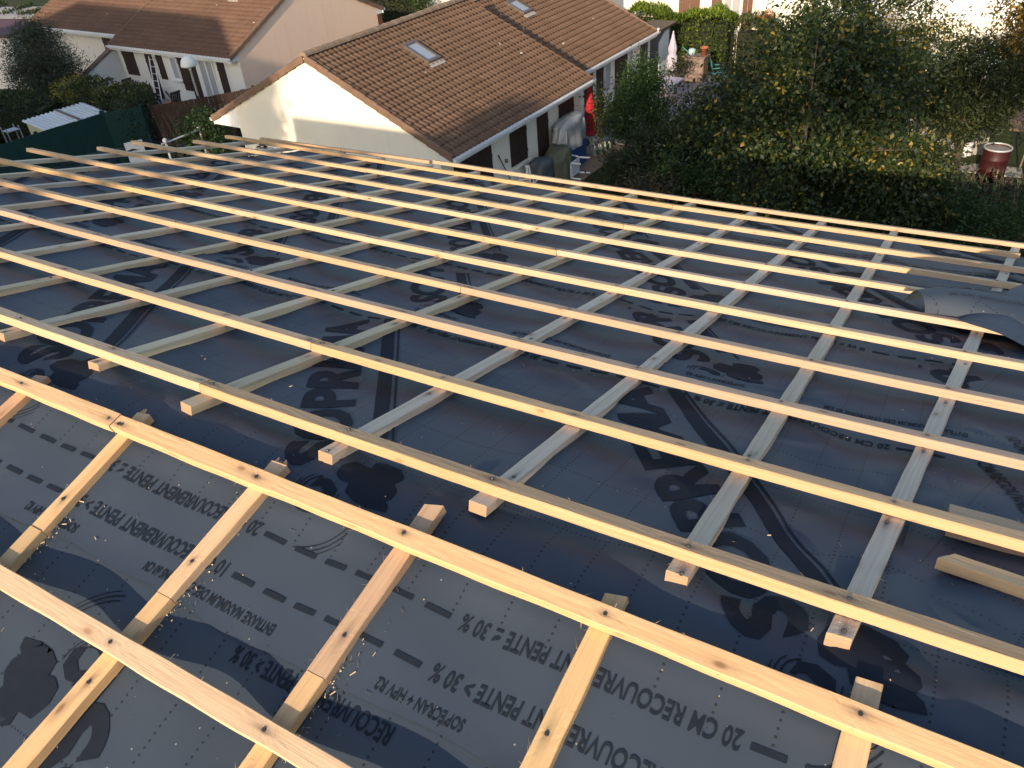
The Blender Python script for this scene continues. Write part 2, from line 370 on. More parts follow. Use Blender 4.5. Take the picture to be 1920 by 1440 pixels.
    def laptext(s, org, t, up, lim, sg=1, clip=None, period=1.04):
        """20 cm / 10 cm lap lines: words then dashes; org at the first letter of '20 CM' """
        for k in range(lim[0], lim[1]):
            o = np.array(org)+np.array(t)*period*k
            for dy, n in ((0, '20 CM RECOUVREMENT PENTE \u2264 30 %'), (.103*sg, '10 CM RECOUVREMENT PENTE > 30 %')):
                oo = o+np.array(up)*dy
                xy, fs, w = glyphs(n, .046, .0009, .60); f = .53/w; s.put(xy*np.array([f, 1]), fs, oo-np.array(up)*.016, t, up, clip)
                for d in range(6): s.rect(.553+.0835*d, -.0055, .553+.0835*d+.056, .0055, oo, t, up, clip)
            xy, fs, w = glyphs("SOP'\u00c9CRAN + HPV R2", .031, .0006, .62); s.put(xy, fs, o+np.array(t)*.425+np.array(up)*(.163*sg-.011), t, up, clip)
            xy, fs, w = glyphs('ENTRAXE MAXIMUM DES CHEVRONS 60 CM', .031, .0006, .6); s.put(xy, fs, o+np.array(t)*.865+np.array(up)*(.163*sg-.011), t, up, clip)
    def done(s, sheet_, m=None):
        o = s.mb.build('printed_lettering', m or M_INK, None, True)
        for v in o.data.vertices: v.co -= sheet_.location
        o.parent = sheet_; return o

QE = qn(.268)                       # free edge of the ridge sheet on the near slope
def c1(D): return qf(D)
near_low = sheet('underlay_sheet', -2.2, 2.9, qn(2.0), QE+.12, 0., 'lowest underlay sheet, under the corner batten at the bottom left', [])
ridge_sh = sheet('underlay_sheet', -4.9, 3.2, QE, c1(1.06), .006, 'underlay sheet folded over the ridge between the near and far slope', [(QE, QE+.2), (c1(.82), c1(1.06))])
far_mid = sheet('underlay_sheet', -4.9, 3.2, c1(.98), c1(1.87), .003, 'underlay sheet under the fourth and fifth battens of the far slope', [(c1(1.64), c1(1.87))], .026)
far_low = sheet('underlay_sheet', -4.9, 3.2, c1(1.8), c1(3.36), .0015, 'underlay sheet under the middle and outer battens of the far slope', [(c1(3.12), c1(3.36))], .03)
far_eave = sheet('underlay_sheet', -4.9, 3.2, c1(3.28), c1(3.99), 0., 'outermost underlay sheet along the eaves of the far slope', [], .035)
def unit(x, y): l = math.hypot(x, y); return np.array([x/l, y/l])
TF = unit(-.588, .809*.963); UF = np.array([-TF[1], TF[0]])         # reading direction of the big word mark on the far slope
def lg(B, D, up=UF): return (B+OB1-up[0]*.067, c1(D)-up[1]*.067)
p = Print(.006)
p.laptext((.695+OB2, qn(.066)), (-1., 0.), (0., -1.), (-2, 3), 1)
p.laptext((1.13+OB1, c1(.86)), (-1., 0.), (0., -1.), (-1, 6), -1, (c1(.6), c1(1.05)))
for k in range(-4, 2): p.logo(lg(-.048+1.045*k-.065*TF[0], -.018-.065*TF[1]), TF, UF, (-.185, c1(1.05)))
p.done(ridge_sh)
p = Print(.003)
p.laptext((.44+OB1, c1(1.668)), (1., 0.), (0., 1.), (-5, 3), 1, (c1(1.5), c1(1.86)))
for k in range(-4, 3): p.logo(lg(.5+1.045*k, 1.15), TF, UF, (c1(1.07), c1(1.62)))
p.done(far_mid)
p = Print(.0015)
p.laptext((.2+OB1, c1(3.16)), (1., 0.), (0., 1.), (-5, 3), 1, (c1(3.), c1(3.35)))
for k in range(-4, 3):
    p.logo(lg(.17+1.045*k, 1.92), TF, UF, (c1(1.88), c1(2.98)))
    p.logo(lg(.62+1.045*k, 2.78), TF, UF, (c1(1.88), c1(3.1)))
p.done(far_low)
p = Print(0.)
for k in range(-4, 3): p.logo(lg(.3+1.045*k, 3.5), TF, UF, (c1(3.37), c1(3.97)))
p.done(far_eave)
p = Print(0.); p.logo((-.487+OB2, qn(.552)), -TF, -UF, (-2, QE-.004)); p.done(near_low)
p = Print(0.); xy, fs, w = glyphs('RECOUVREMENT PENTE > 30 %', .046, .0009, .6); p.put(xy, fs, (.16+OB2, qn(.282)), (-1., 0.), (0., -1.), (-2, QE-.004)); p.done(near_low)

# ------------------------------------------------------------------ battens and counter battens
PROF = []                                             # cross-section (across, up), top face sampled for nail stains
def beam(name, fp, L0, L1, w, t, nails, mat, near=False, cut0=0., cut1=0., split=0, bow=0., fib=0):
    """fp(l, a, h) -> world point; l along, a across (0..w), h up (0..t)"""
    e = .0016
    prof = [(0, e), (0, t-e), (e, t)]+[(w*k/6, t) for k in range(1, 6)]+[(w-e, t), (w, t-e), (w, e), (w-e, 0), (e, 0)]
    npf = len(prof); st = .04 if near else .10
    ls = set(np.round(np.linspace(L0, L1, max(2, int((L1-L0)/st)+1)), 4))
    for x, a in nails:
        for dx in (-.05, -.032, -.02, -.012, -.006, 0, .006, .012, .02, .032, .05):
            if L0 < x+dx < L1: ls.add(round(x+dx, 4))
    ls = sorted(ls); seed = random.random()*100
    vs = []; uv = []; stn = []; eg = []
    per = np.cumsum([0]+[math.hypot(prof[(k+1) % npf][0]-prof[k][0], prof[(k+1) % npf][1]-prof[k][1]) for k in range(npf)])
    nz = [(random.uniform(.7, 1.4), random.uniform(.6, 2.6)) for _ in nails]
    for i, l in enumerate(ls):
        wob = .0011*math.sin(l*9+seed)+.0007*math.sin(l*31+seed*3); wt = .0012*math.sin(l*2.1+seed)
        for k, (a, h) in enumerate(prof):
            ll = l
            if i == 0: ll += cut0*a/w
            if i == len(ls)-1: ll += cut1*a/w
            vs.append(fp(ll, a+(wob if a > w/2 else -wob*.6)+bow*math.sin(PI*(l-L0)/(L1-L0)), h+wt+random.uniform(-.0003, .0003)))
            uv.append((l, per[k])); s = 0
            if h > t-.003:
                for (x, na), (m, ln) in zip(nails, nz):
                    dx = (l-x)/(.011*ln); 
                    if abs(dx) < 5: s = max(s, m*math.exp(-abs(dx)**1.2)*math.exp(-((a-na)/.0062)**2))
            stn.append(min(1, s)); eg.append(0)
    n = len(ls); fs = [(i*npf+k, i*npf+(k+1) % npf, (i+1)*npf+(k+1) % npf, (i+1)*npf+k) for i in range(n-1) for k in range(npf)]
    mb = MB(); mb.add(vs, fs, 0, stain=stn, endgrain=eg)
    for base, flip in ((0, 1), ((n-1)*npf, 0)):                          # sawn ends
        ring = [vs[base+k] for k in range(npf)]; f = tuple(range(npf)); mb.add(ring, [f[::-1] if not flip else f], 0, stain=0, endgrain=1); uv += [(q[0]*0+prof[k][0]*.3, prof[k][1]) for k, q in enumerate(ring)]
    # torn fibres on the sawn arrises
    for _ in range(fib):
        l = random.uniform(L0+.02, L1-.02); a = random.choice((0, w, w)); h = random.choice((t, t, .002)); ln = random.uniform(.006, .02)
        sg = -1 if a == 0 else 1; p0 = fp(l, a, h-.001); p1 = fp(l+random.uniform(-ln, ln), a+sg*ln*random.uniform(.2, .7), h+random.uniform(-.003, .006)); p2 = fp(l+.0012, a, h-.0005)
        mb.add([p0, p2, p1], [(0, 1, 2)], 0, stain=0, endgrain=.0); uv += [(l, .01)]*3
    # normals outward
    c0 = np.mean([vs[k] for k in range(npf)], 0); f0 = fs[0]; nn = np.cross(np.array(vs[f0[1]])-vs[f0[0]], np.array(vs[f0[2]])-vs[f0[1]])
    if np.dot(nn, np.array(vs[f0[0]])-c0) < 0: mb.f = [f[::-1] for f in mb.f]
    return mb, uv, fp((L0+L1)/2, w/2, 0)
NAILME = None
def add_nail(parent, pos, nrm, mat=None):
    global NAILME
    if NAILME is None:
        m = MB(); m.lathe((0, 0, 0), [(.0003, .0022), (.0036, .0022), (.0042, .0008), (.0042, -.004)], 8); t_ = m.build('nail', M_NAIL); NAILME = t_.data; bpy.data.objects.remove(t_)
    o = bpy.data.objects.new('nail', NAILME); COL.objects.link(o); o.parent = parent
    o.rotation_euler = Vector(nrm).to_track_quat('Z', 'Y').to_euler(); o.location = Vector(pos)-parent.location
ORD = ['', 'first', 'second', 'third', 'fourth', 'fifth', 'sixth', 'seventh', 'eighth', 'ninth', 'tenth', 'eleventh']
def colB(j, D): return FARC[j][0]+FARC[j][1]*D
def row_batten(i, B0, B1, label, near=False, cut0=0., dD=0., skew=0., h0=0., fib=0, bend=None):
    D0 = FROW[i]+dD if i in FROW else dD
    def fp(l, a, h):
        D = D0+a+skew*l
        hh = h0+h+(bend(l) if bend else 0)
        return PF(l, D, hh)
    nails = []
    for j in FARC:
        x = colB(j, D0)
        if B0+.01 < x < B1-.01: nails.append((x+random.uniform(-.008, .008), WB*random.uniform(.35, .65)))
    for e in (B0, B1):
        if any(abs(e-colB(j, D0)) < .06 for j in FARC): nails.append((e+(.018 if e == B0 else -.018), WB*random.uniform(.35, .6)))
    mb, uv, c = beam('roof_batten', fp, B0, B1, WB, TB, nails, M_BAT, near, cut0, fib=fib)
    o = mb.build('roof_batten', M_BAT, None, False, uv=uv, loc=tuple(c))
    tag(o, label, 'batten', 'roof battens nailed across the far slope')
    for x, a in nails:
        if i <= 8: add_nail(o, fp(x, a, TB), n1)
    return o
J1, J2 = -.457, -2.592
J0 = 1.68
ends = {1: -4.6, 2: -4.62, 3: -4.6, 4: -4.58, 5: -4.62, 6: -4.608, 7: -4.446, 8: -4.612, 9: -4.404, 10: -4.495, 11: -4.227}
rights = {1: 2.6, 2: 2.6, 3: 2.6, 4: 2.6, 5: 2.6, 6: 2.6, 7: 1.72, 8: 1.47, 9: 2.4, 10: 1.485, 11: 2.5}
cuts = {1: [J1], 2: [J1], 3: [-2.55], 4: [J1], 5: [J2], 6: [J1], 7: [-2.594], 8: [J1], 9: [-2.61], 10: [J1], 11: [-3.39, -2.552]}
side = {2: ['left', 'right'], 3: ['left', 'middle', 'right']}
for i in range(1, 12):
    bs = [ends[i]]+cuts[i]+[rights[i]]
    for k in range(len(bs)-1):
        lab = f"{ORD[i]} pine batten out from the ridge on the far slope, its {side[len(bs)-1][k]} piece"
        g = .0012
        if i == 11: row_batten(i, bs[k]+g, bs[k+1]-g, 'outermost eaves batten of the far slope, its '+side[3][k]+' piece overhanging the gutter edge', dD=4.062, skew=.0 if k == 2 else .0+(.0), h0=.0) if k == 2 else row_batten(i, bs[k]+g, bs[k+1]-g, 'outermost eaves batten of the far slope, its '+side[3][k]+' piece overhanging the gutter edge', dD=4.062+.085*(-2.552) if False else 4.24, skew=.088)
        else: row_batten(i, bs[k]+g, bs[k+1]-g, lab, i <= 3, fib=(40 if i == 1 else 20 if i == 2 else 10 if i < 5 else 0), bend=(lambda l: .0) )
# near slope
for i, pieces, nm in ((1, [(-2.1, -.884), (-.882, 2.7)], 'batten nearest the ridge on the near slope'), (2, [(-2.0, 1.2)], 'batten crossing the bottom left corner of the photo')):
    for k, (a0, a1) in enumerate(pieces):
        D0 = .0 if i == 1 else .4188
        def fp(l, a, h, D0=D0): return PN(l, D0-WB-.004+a, h)
        nails = [(NEARC[j][0]+NEARC[j][1]*D0+random.uniform(-.006, .006), WB*random.uniform(.35, .6)) for j in NEARC if a0+.01 < NEARC[j][0] < a1-.01]
        if len(pieces) > 1: nails.append((a1-.02, .022) if k == 0 else (a0+.018, .026))
        mb, uv, c = beam('roof_batten', fp, a0, a1, WB, TB, nails, M_BAT, True, fib=60)
        o = mb.build('roof_batten', M_BAT, None, False, uv=uv, loc=tuple(c))
        tag(o, ('short left piece of the ' if k == 0 and len(pieces) > 1 else 'long right piece of the ' if len(pieces) > 1 else '')+nm, 'batten', 'roof battens nailed across the near slope')
        for x, a in nails: add_nail(o, fp(x, a, TB), n2)
# counter battens, far slope
fe = {1: -.034, 2: -.061, 3: -.053, 4: -.04, 5: -.041, 6: -.056, 0: -.05, -1: -.05, -2: -.05}
words = {6: 'rightmost', 5: 'second from the right', 4: 'third from the right', 3: 'fourth from the right', 2: 'fifth from the right', 1: 'sixth from the right', 0: 'seventh from the right', -1: 'eighth from the right', -2: 'ninth from the right', -3: 'fifth from the left', -4: 'fourth from the left', -5: 'third from the left', -6: 'second from the left', -7: 'leftmost'}
for j in range(-7, 7):
    def fp(l, a, h, j=j): return PF(FARC[j][0]+FARC[j][1]*l-WC/2+a, l, h-TC)
    D0 = fe.get(j, -.05); nails = []
    for i in range(1, 11):
        if i in FROW and j > -3: 
            if random.random() < .75: nails.append((FROW[i]-random.uniform(.02, .06) if random.random() < .5 else FROW[i]+WB+random.uniform(.02, .1), WC*random.uniform(.3, .7)))
    top = 4.10+min(0, colB(j, 4.)+.8)*.055
    mb, uv, c = beam('counter_batten', fp, D0, top, WC, TC-.0005, nails, M_COL, j > 0, cut0=random.uniform(-.008, .008), fib=(25 if j > 0 else 6))
    o = mb.build('counter_batten', M_COL, None, False, uv=uv, loc=tuple(c))
    tag(o, f'{words[j]} grey counter batten running down the far slope', 'counter batten', 'counter battens running down the far slope')
    for x, a in nails: add_nail(o, fp(x, a, TC), n1)
ne = {0: -.07, 1: -.0765, 2: -.084, 3: -.1145, 4: -.075, 5: -.0957, 6: -.08}
wn = {0: 'reddish stub of a counter batten at the left edge, under the first near batten', 1: 'splintered counter batten end by the joint in the first near batten', 2: 'yellow counter batten between the words RECOUVREMENT and 20 CM of the near slope', 3: 'reddish brown counter batten with a black nail stain at the bottom centre left', 4: 'yellow counter batten in front of RECOUVREMENT at the bottom centre', 5: 'counter batten under the big nail at the bottom right'}
wn2 = {0: 'lower length of counter batten hidden past the left edge', 1: 'lower piece of counter batten leaving the photo at the left edge above the corner batten', 2: 'lower piece of counter batten crossing the corner batten at the bottom left', 3: 'lower piece of counter batten below the sheet edge at the bottom centre left', 4: 'lower piece of counter batten at the bottom edge, centre', 5: 'lower piece of counter batten below the bottom right edge'}
for j in NEARC:
    if j == 6: continue
    def fp(l, a, h, j=j): return PN(NEARC[j][0]+NEARC[j][1]*l-WC/2+a, l, h-TC)
    for up_ in (True, False):
        L0, L1 = (ne[j], .272) if up_ else (.2735, 1.7)
        nails = [(x, WC*random.uniform(.3, .6)) for x in ((.19,) if up_ else (.47, 1.1))] if j != 5 else []
        mt = M_COLB if j in (0, 3) and up_ else M_COLN if up_ or j == 1 else M_COLN
        mb, uv, c = beam('counter_batten', fp, L0, L1, WC, TC-.0005, nails, mt, True, cut0=random.uniform(-.012, .012) if up_ else 0, fib=40)
        if j in (1, 2) and up_:                                        # splintered end
            for _ in range(6):
                a = random.uniform(.002, WC-.010); p0 = fp(L0, a, .008); mb.add([p0, fp(L0, a+.008, .008), fp(L0, a+.004, .0262), fp(L0-random.uniform(.008, .022), a+.004, .022)], [(0, 1, 3), (1, 2, 3), (2, 0, 3)], stain=0, endgrain=.6); uv += [(0, 0)]*4
        o = mb.build('counter_batten', mt, None, False, uv=uv, loc=tuple(c))
        tag(o, (wn[j] if up_ else wn2[j]), 'counter batten', 'counter battens running down the near slope')
        for x, a in nails: add_nail(o, fp(x, a, TC), n2)
# short offcut beside the ninth/tenth counter batten, under the second batten on the left
def fp(l, a, h): return PF(-2.24+l, .36+a-.0*l, h-TC)
mb, uv, c = beam('offcut', fp, 0, .10, WC, TC-.001, [], M_COL, True); o = mb.build('timber_offcut', M_COL, None, False, uv=uv, loc=tuple(c)); tag(o, 'short timber offcut stuck under the second batten at the left', 'offcut')
# boards at the right edge
def fp(l, a, h): return PF(1.275+l, .44+a, h-TC+.003)
mb, uv, c = beam('board', fp, 0, 1.2, .115, TC-.004, [], M_COLN, True, fib=10); o = mb.build('wooden_board', M_COLN, None, False, uv=uv, loc=tuple(c)); tag(o, 'wide board lying under the second batten at the right edge of the photo', 'board')
def fp(l, a, h): return PF(1.262+l, .285+a-.1*l, h-TC+.008)
mb, uv, c = beam('board', fp, 0, 1.2, WB, TB, [], M_COLN, True, cut0=.03, fib=10); o = mb.build('wooden_board', M_COLN, None, False, uv=uv, loc=tuple(c)); tag(o, 'narrow board with a slanted end lying loose at the right edge', 'board')

# ------------------------------------------------------------------ loose, wrinkled sheet on the right, and the curled flap
def patch(name, nu, nv, fn, label, m=M_MEM, cat='roof underlay'):
    U, Vv = np.meshgrid(np.linspace(0, 1, nu), np.linspace(0, 1, nv)); pts = [fn(u, v) for u, v in zip(U.ravel(), Vv.ravel())]
    mb = MB(); mb.v = [tuple(p) for p, _ in pts]; i = np.arange(nu*nv).reshape(nv, nu)
    mb.f = [tuple(map(int, f)) for f in np.stack([i[:-1, :-1], i[:-1, 1:], i[1:, 1:], i[1:, :-1]], -1).reshape(-1, 4)]; mb.mi = [0]*len(mb.f); mb.a['nodots'] = [0.]*len(mb.v)
    o = mb.build(name, m, None, True, uv=[q for _, q in pts], loc=mb.v[len(mb.v)//2]); tag(o, label, cat); return o
def wr_h(B, D):
    x = B-1.2; cr = (D-.45)*.55+.9*(x-.06)
    am = 1 if x < .12 else max(.22, 1-(x-.12)/.10)
    h = .004+am*.017*(1-abs(math.sin(7*cr+1.2*math.sin(6*D))))**2*min(1, max(0, x-.02)/.08)+am*.009*math.sin(21*(B*.9-D*.35)+2*math.sin(5*D))*min(1, max(0, x)/.1)
    return h
def wr(u, v):
    D = .06+2.5*v; B0 = 1.178+.083*D+.008*math.sin(D*11); B = B0+u*1.5
    h = -TC+wr_h(B, D)*min(1, u*14)+.0012
    return PF(B, D, h), (D*.9+B*.3, B*.95-D*.25)
wrinkled = patch('underlay_sheet', 110, 170, wr, 'wrinkled piece of underlay with slanted lettering along the right edge of the photo')
def wtext(txt, B, D, ang, size, mb, xs=.8):
    xy, fs, w = glyphs(txt, size, .0008, xs); ca, sa = math.cos(ang), math.sin(ang); P = []
    for x, y in xy:
        b, dd = B+x*ca-y*sa, D+x*sa+y*ca; u = min(1, max(0, (b-(1.178+.083*dd))/1.5*14)); P.append(PF(b, dd, -TC+wr_h(b, dd)*u+.0040))
    nn = np.cross(P[fs[0][1]]-P[fs[0][0]], P[fs[0][2]]-P[fs[0][1]]); mb.add(P, fs if nn[2] > 0 else [f[::-1] for f in fs])
def letter_part(m_, par, mat):
    o = m_.build('printed_lettering', mat)
    for v in o.data.vertices: v.co -= par.location
    o.parent = par
for tx, B, D, sz in (('10 CM RECOUVREMENT PENTE > 30 %', 1.39, 1.10, .046), ('20 CM RECOUVREMENT PENTE \u2264 30 %', 1.31, .93, .046), ('ENTRAXE MAXIMUM DES CHEVRONS', 1.46, 1.32, .03)):
    m_ = MB(); wtext(tx, B, D, -1.2, sz, m_); letter_part(m_, wrinkled, M_INK)
def flap(u, v):
    # a hump of loose sheet over the sixth to eighth battens, open like a tube at its left end
    D0 = 2.085+.02*math.sin(9*u); D1 = 2.215+.62*u**.7; Hm = .066+.015*min(1, u*2.2)+.012*math.sin(11*u)
    B = 1.035+.95*u+.085*(1-v)*(1-u)**2+.02*math.sin(5*v)*u; D = D0+(D1-D0)*(v-.13*math.sin(2*PI*v)*(1-u)**2); h = .031+Hm*math.sin(PI*min(1, v*1.0)**.85)**.8+.008*math.sin(13*u+5*v)*u
    return PF(B, D, h), (B*.4+D*.9, B*.9-D*.4)
fl = patch('underlay_flap', 90, 60, flap, 'loose grey underlay flap humped over the battens at the right edge, open like a tube')
def flap2(u, v):
    s = u*.9; Df = 2.045-.30*s-.05*math.sin(8*s); Db = 2.06+min(.52, 1.9*s); D = Df+(Db-Df)*v; B = 1.235+s+.03*math.sin(6*v)*u
    h = .036+.075*math.sin(PI*.5*v)**.9*min(1, s/.16)+.014*math.sin(17*s+4*v)*min(1, s*5)-.02*(1-v)*min(1, s*4)
    return PF(B, D, h), (B*.4+D*.9+3, B*.9-D*.4)
patch('underlay_flap', 60, 50, flap2, 'front fold of loose underlay hanging in front of the humped flap at the right edge')
for k, (tx, dv) in enumerate((('20 CM RECOUVREMENT', .25), ('10 CM RECOUVREMENT PENTE > 30 %', .48), ('SOP\'\u00c9CRAN + HPV R2', .68))):
    xy, fs, w = glyphs(tx, .05 if k < 2 else .03, .0008, .8); P = []
    for x, y in xy:
        u = .10+x*.95; v = dv+y/.55+x*.12; v = min(1, max(0, v)); P.append(flap(min(1, u), v)[0]+n1*.003)
    nn = np.cross(P[fs[0][1]]-P[fs[0][0]], P[fs[0][2]]-P[fs[0][1]]); fs = [f for f in fs if all(P[i][2] > -9 for i in f)]
    m_ = MB(); m_.add(P, fs if nn[2] > 0 else [f[::-1] for f in fs]); letter_part(m_, fl, M_INK2)
# dark ground of the opening below the flap is simply the shaded sheet

# sawdust and splinters lying on the near sheets
mb = MB()
for k in range(330):
    if k < 200:
        j = random.choice((1, 2, 3)); D = random.gauss(.275, .05 if k < 150 else .15); B = NEARC[j][0]+NEARC[j][1]*D+.024+abs(random.gauss(0, .012 if k < 150 else .06))+OB2; Q = qn(D)
    else: B = random.uniform(-2, 1.4); Q = random.uniform(qn(.7), c1(2.))
    c = mem(np.array([B]), np.array([Q]), .009)[0]; a = random.uniform(0, 6.28); l = random.choice((.0008, .0012, .0016, .002, .006))*random.uniform(.6, 1.3); t = b_*math.cos(a)+pe*math.sin(a); s2 = np.cross(t, ez)*.0006
    mb.add([c-t*l-s2, c+t*l-s2, c+t*l+s2+ez*.001, c-t*l+s2+ez*.002], [(0, 1, 2, 3)])
o = mb.build('sawdust', plain('sawdust', (.62, .47, .29), .8)); tag(o, 'pale sawdust and splinters scattered over the black underlay', 'sawdust', kind='stuff')

# ------------------------------------------------------------------ the house under our roof
hz = thing('house_with_open_roof', (RID+0*b_)*V3(1, 1, 0), 'house whose stripped roof with black underlay fills the foreground', 'house')
def ridge_pt(Bg, q, dz):
    z = RZ-((T1+T2)/2*abs(q)+(T1-T2)/2*q) if True else 0
    return Bg*b_+(q+RQ)*pe+(z+dz)*ez
mb = MB(); BL, BR = -4.3+OB1, 9.+OB1
sec = lambda B: [ridge_pt(B, -5.2, -.06), ridge_pt(B, 0, -.06), ridge_pt(B, c1(3.9), -.06), ridge_pt(B, c1(3.9), -.24), ridge_pt(B, 0, -.26), ridge_pt(B, -5.2, -.24)]
mb.prism(sec(BL), (BR-BL)*b_); mb.build('roof_deck', plain('bare_deck_boards', (.2, .15, .1), .8), hz)
mb = MB(); BLw, BRw = BL+.35, BR
w0 = ridge_pt(BLw, -4.8, 0); w1 = ridge_pt(BLw, c1(3.5), 0)
gw = [V3(w0[0], w0[1], 0), w0-ez*.3, ridge_pt(BLw, 0, -.3), w1-ez*.3, V3(w1[0], w1[1], 0)]
mb.prism(gw, (BRw-BLw)*b_); mb.build('wall', plain('our_render', (.66, .6, .5), .85), hz)
mb = MB(); a = ridge_pt(BL, c1(3.94), -.10); mb.tube([a, a+(BR-BL)*b_], .055, 8); mb.build('gutter', plain('zinc', (.35, .36, .37), .4, .5, .6), hz)
# ================================================================== the ground and the neighbours
def ground_mat():
    q = NT('garden_ground'); P = q.geo(); n = q.noise(.35, P, 5, .6); f = q.noise(9, P, 5, .7); g = q.noise(60, P, 3)
    c = q.mix(q.ramp(n, [(.42, (0, 0, 0)), (.6, (1, 1, 1))]), (.035, .055, .018), (.075, .06, .04)); c = q.mix(q.math('MULTIPLY', f, .6), c, (.025, .034, .014)); c = q.mix(q.math('MULTIPLY', g, .4), c, (.07, .085, .03))
    q.col(c); q.set(.95, .1); q.bump(q.math('ADD', f, g), .8, .05); return q.m
mb = MB(); N = 60; X, Y = np.meshgrid(np.linspace(-1, 1, N), np.linspace(-1, 1, N)); X = np.sign(X)*np.abs(X)**1.8*600; Y = np.sign(Y)*np.abs(Y)**1.8*600+20
i = np.arange(N*N).reshape(N, N); mb.v = [(float(a), float(b), 0.) for a, b in zip(X.ravel(), Y.ravel())]; mb.f = [tuple(map(int, f)) for f in np.stack([i[:-1, :-1], i[:-1, 1:], i[1:, 1:], i[1:, :-1]], -1).reshape(-1, 4)]; mb.mi = [0]*len(mb.f)
tag(mb.build('ground', ground_mat()), kind='structure')

def tile_mat(name, c0, c1_, c2):
    q = NT(name); r = q.attr('rnd'); w = q.attr('wave'); P = q.geo(); n = q.noise(1.1, P, 4); f = q.noise(45, P, 4)
    c = q.ramp(r, [(0, c0), (.5, c1_), (1, c2)]); c = q.mix(q.math('MULTIPLY', q.ramp(n, [(.4, (0, 0, 0)), (.75, (1, 1, 1))]), .45), c, tuple(x*.55 for x in c1_)); c = q.mix(q.math('MULTIPLY', f, .35), c, tuple(x*.5 for x in c0))
    vo = q.n('TexVoronoi'); vo.inputs['Scale'].default_value = 1.3; q.l(P, vo.inputs[0]); sp = q.math('LESS_THAN', vo.outputs['Distance'], .055); c = q.mix(q.math('MULTIPLY', sp, .7), c, (.6, .55, .45))   # lichen
    q.col(c); q.set(.8, .2); q.bump(f, .4, .01); return q.m
M_TILE = tile_mat('brown_roof_tiles', (.15, .091, .058), (.168, .103, .066), (.185, .115, .075))
M_TILE3 = tile_mat('red_brown_roof_tiles', (.135, .079, .054), (.152, .09, .062), (.168, .10, .07))
def plaster(name, c):
    q = NT(name); P = q.geo(); n = q.noise(.8, P, 5, .65); f = q.noise(90, P, 3); s = q.noise(1, q.mapping(P, (5, 5, .5)), 3)
    cc = q.mix(n, tuple(x*.90 for x in c), c); cc = q.mix(q.math('MULTIPLY', q.ramp(s, [(.55, (0, 0, 0)), (.8, (1, 1, 1))]), .18), cc, tuple(x*.6 for x in c)); q.col(cc); q.set(.9, .15); q.bump(f, .25, .005); return q.m
M_CREAM = plaster('cream_render', (.86, .80, .66)); M_PEACH = plaster('peach_render', (.90, .66, .49)); M_WHITE = plaster('white_render', (.78, .76, .70)); M_WHT = plaster('off_white_render', (.72, .68, .60))
M_PVC = plain('white_paint', (.78, .78, .77), .45, .4, 0, .04); M_SHUT = plain('dark_brown_shutter', (.045, .028, .022), .6, .3, 0, .15, 20); M_SHUTL = plain('brown_shutter', (.16, .085, .055), .6, .3, 0, .15, 20)
q = NT('window_glass'); q.b.inputs['Base Color'].default_value = (.06, .07, .08, 1); q.set(.08, .8); M_GLASS = q.m
q = NT('net_curtain_glass'); q.col(q.mix(q.noise(1, q.mapping(q.geo(), (14, 14, 1)), 2), (.26, .28, .29), (.5, .5, .48))); q.set(.15, .7); M_CURT = q.m
q = NT('skylight_glass'); q.b.inputs['Base Color'].default_value = (.40, .43, .46, 1); q.set(.10, .8, .3); M_SKYL = q.m
M_FRAME = plain('skylight_frame', (.16, .13, .11), .5, .5, .3); M_RIDGE = plain('ridge_tile', (.27, .19, .13), .8, .2, 0, .25, 3); M_VERGE = plain('verge_tile', (.20, .125, .085), .8, .2, 0, .25, 3)

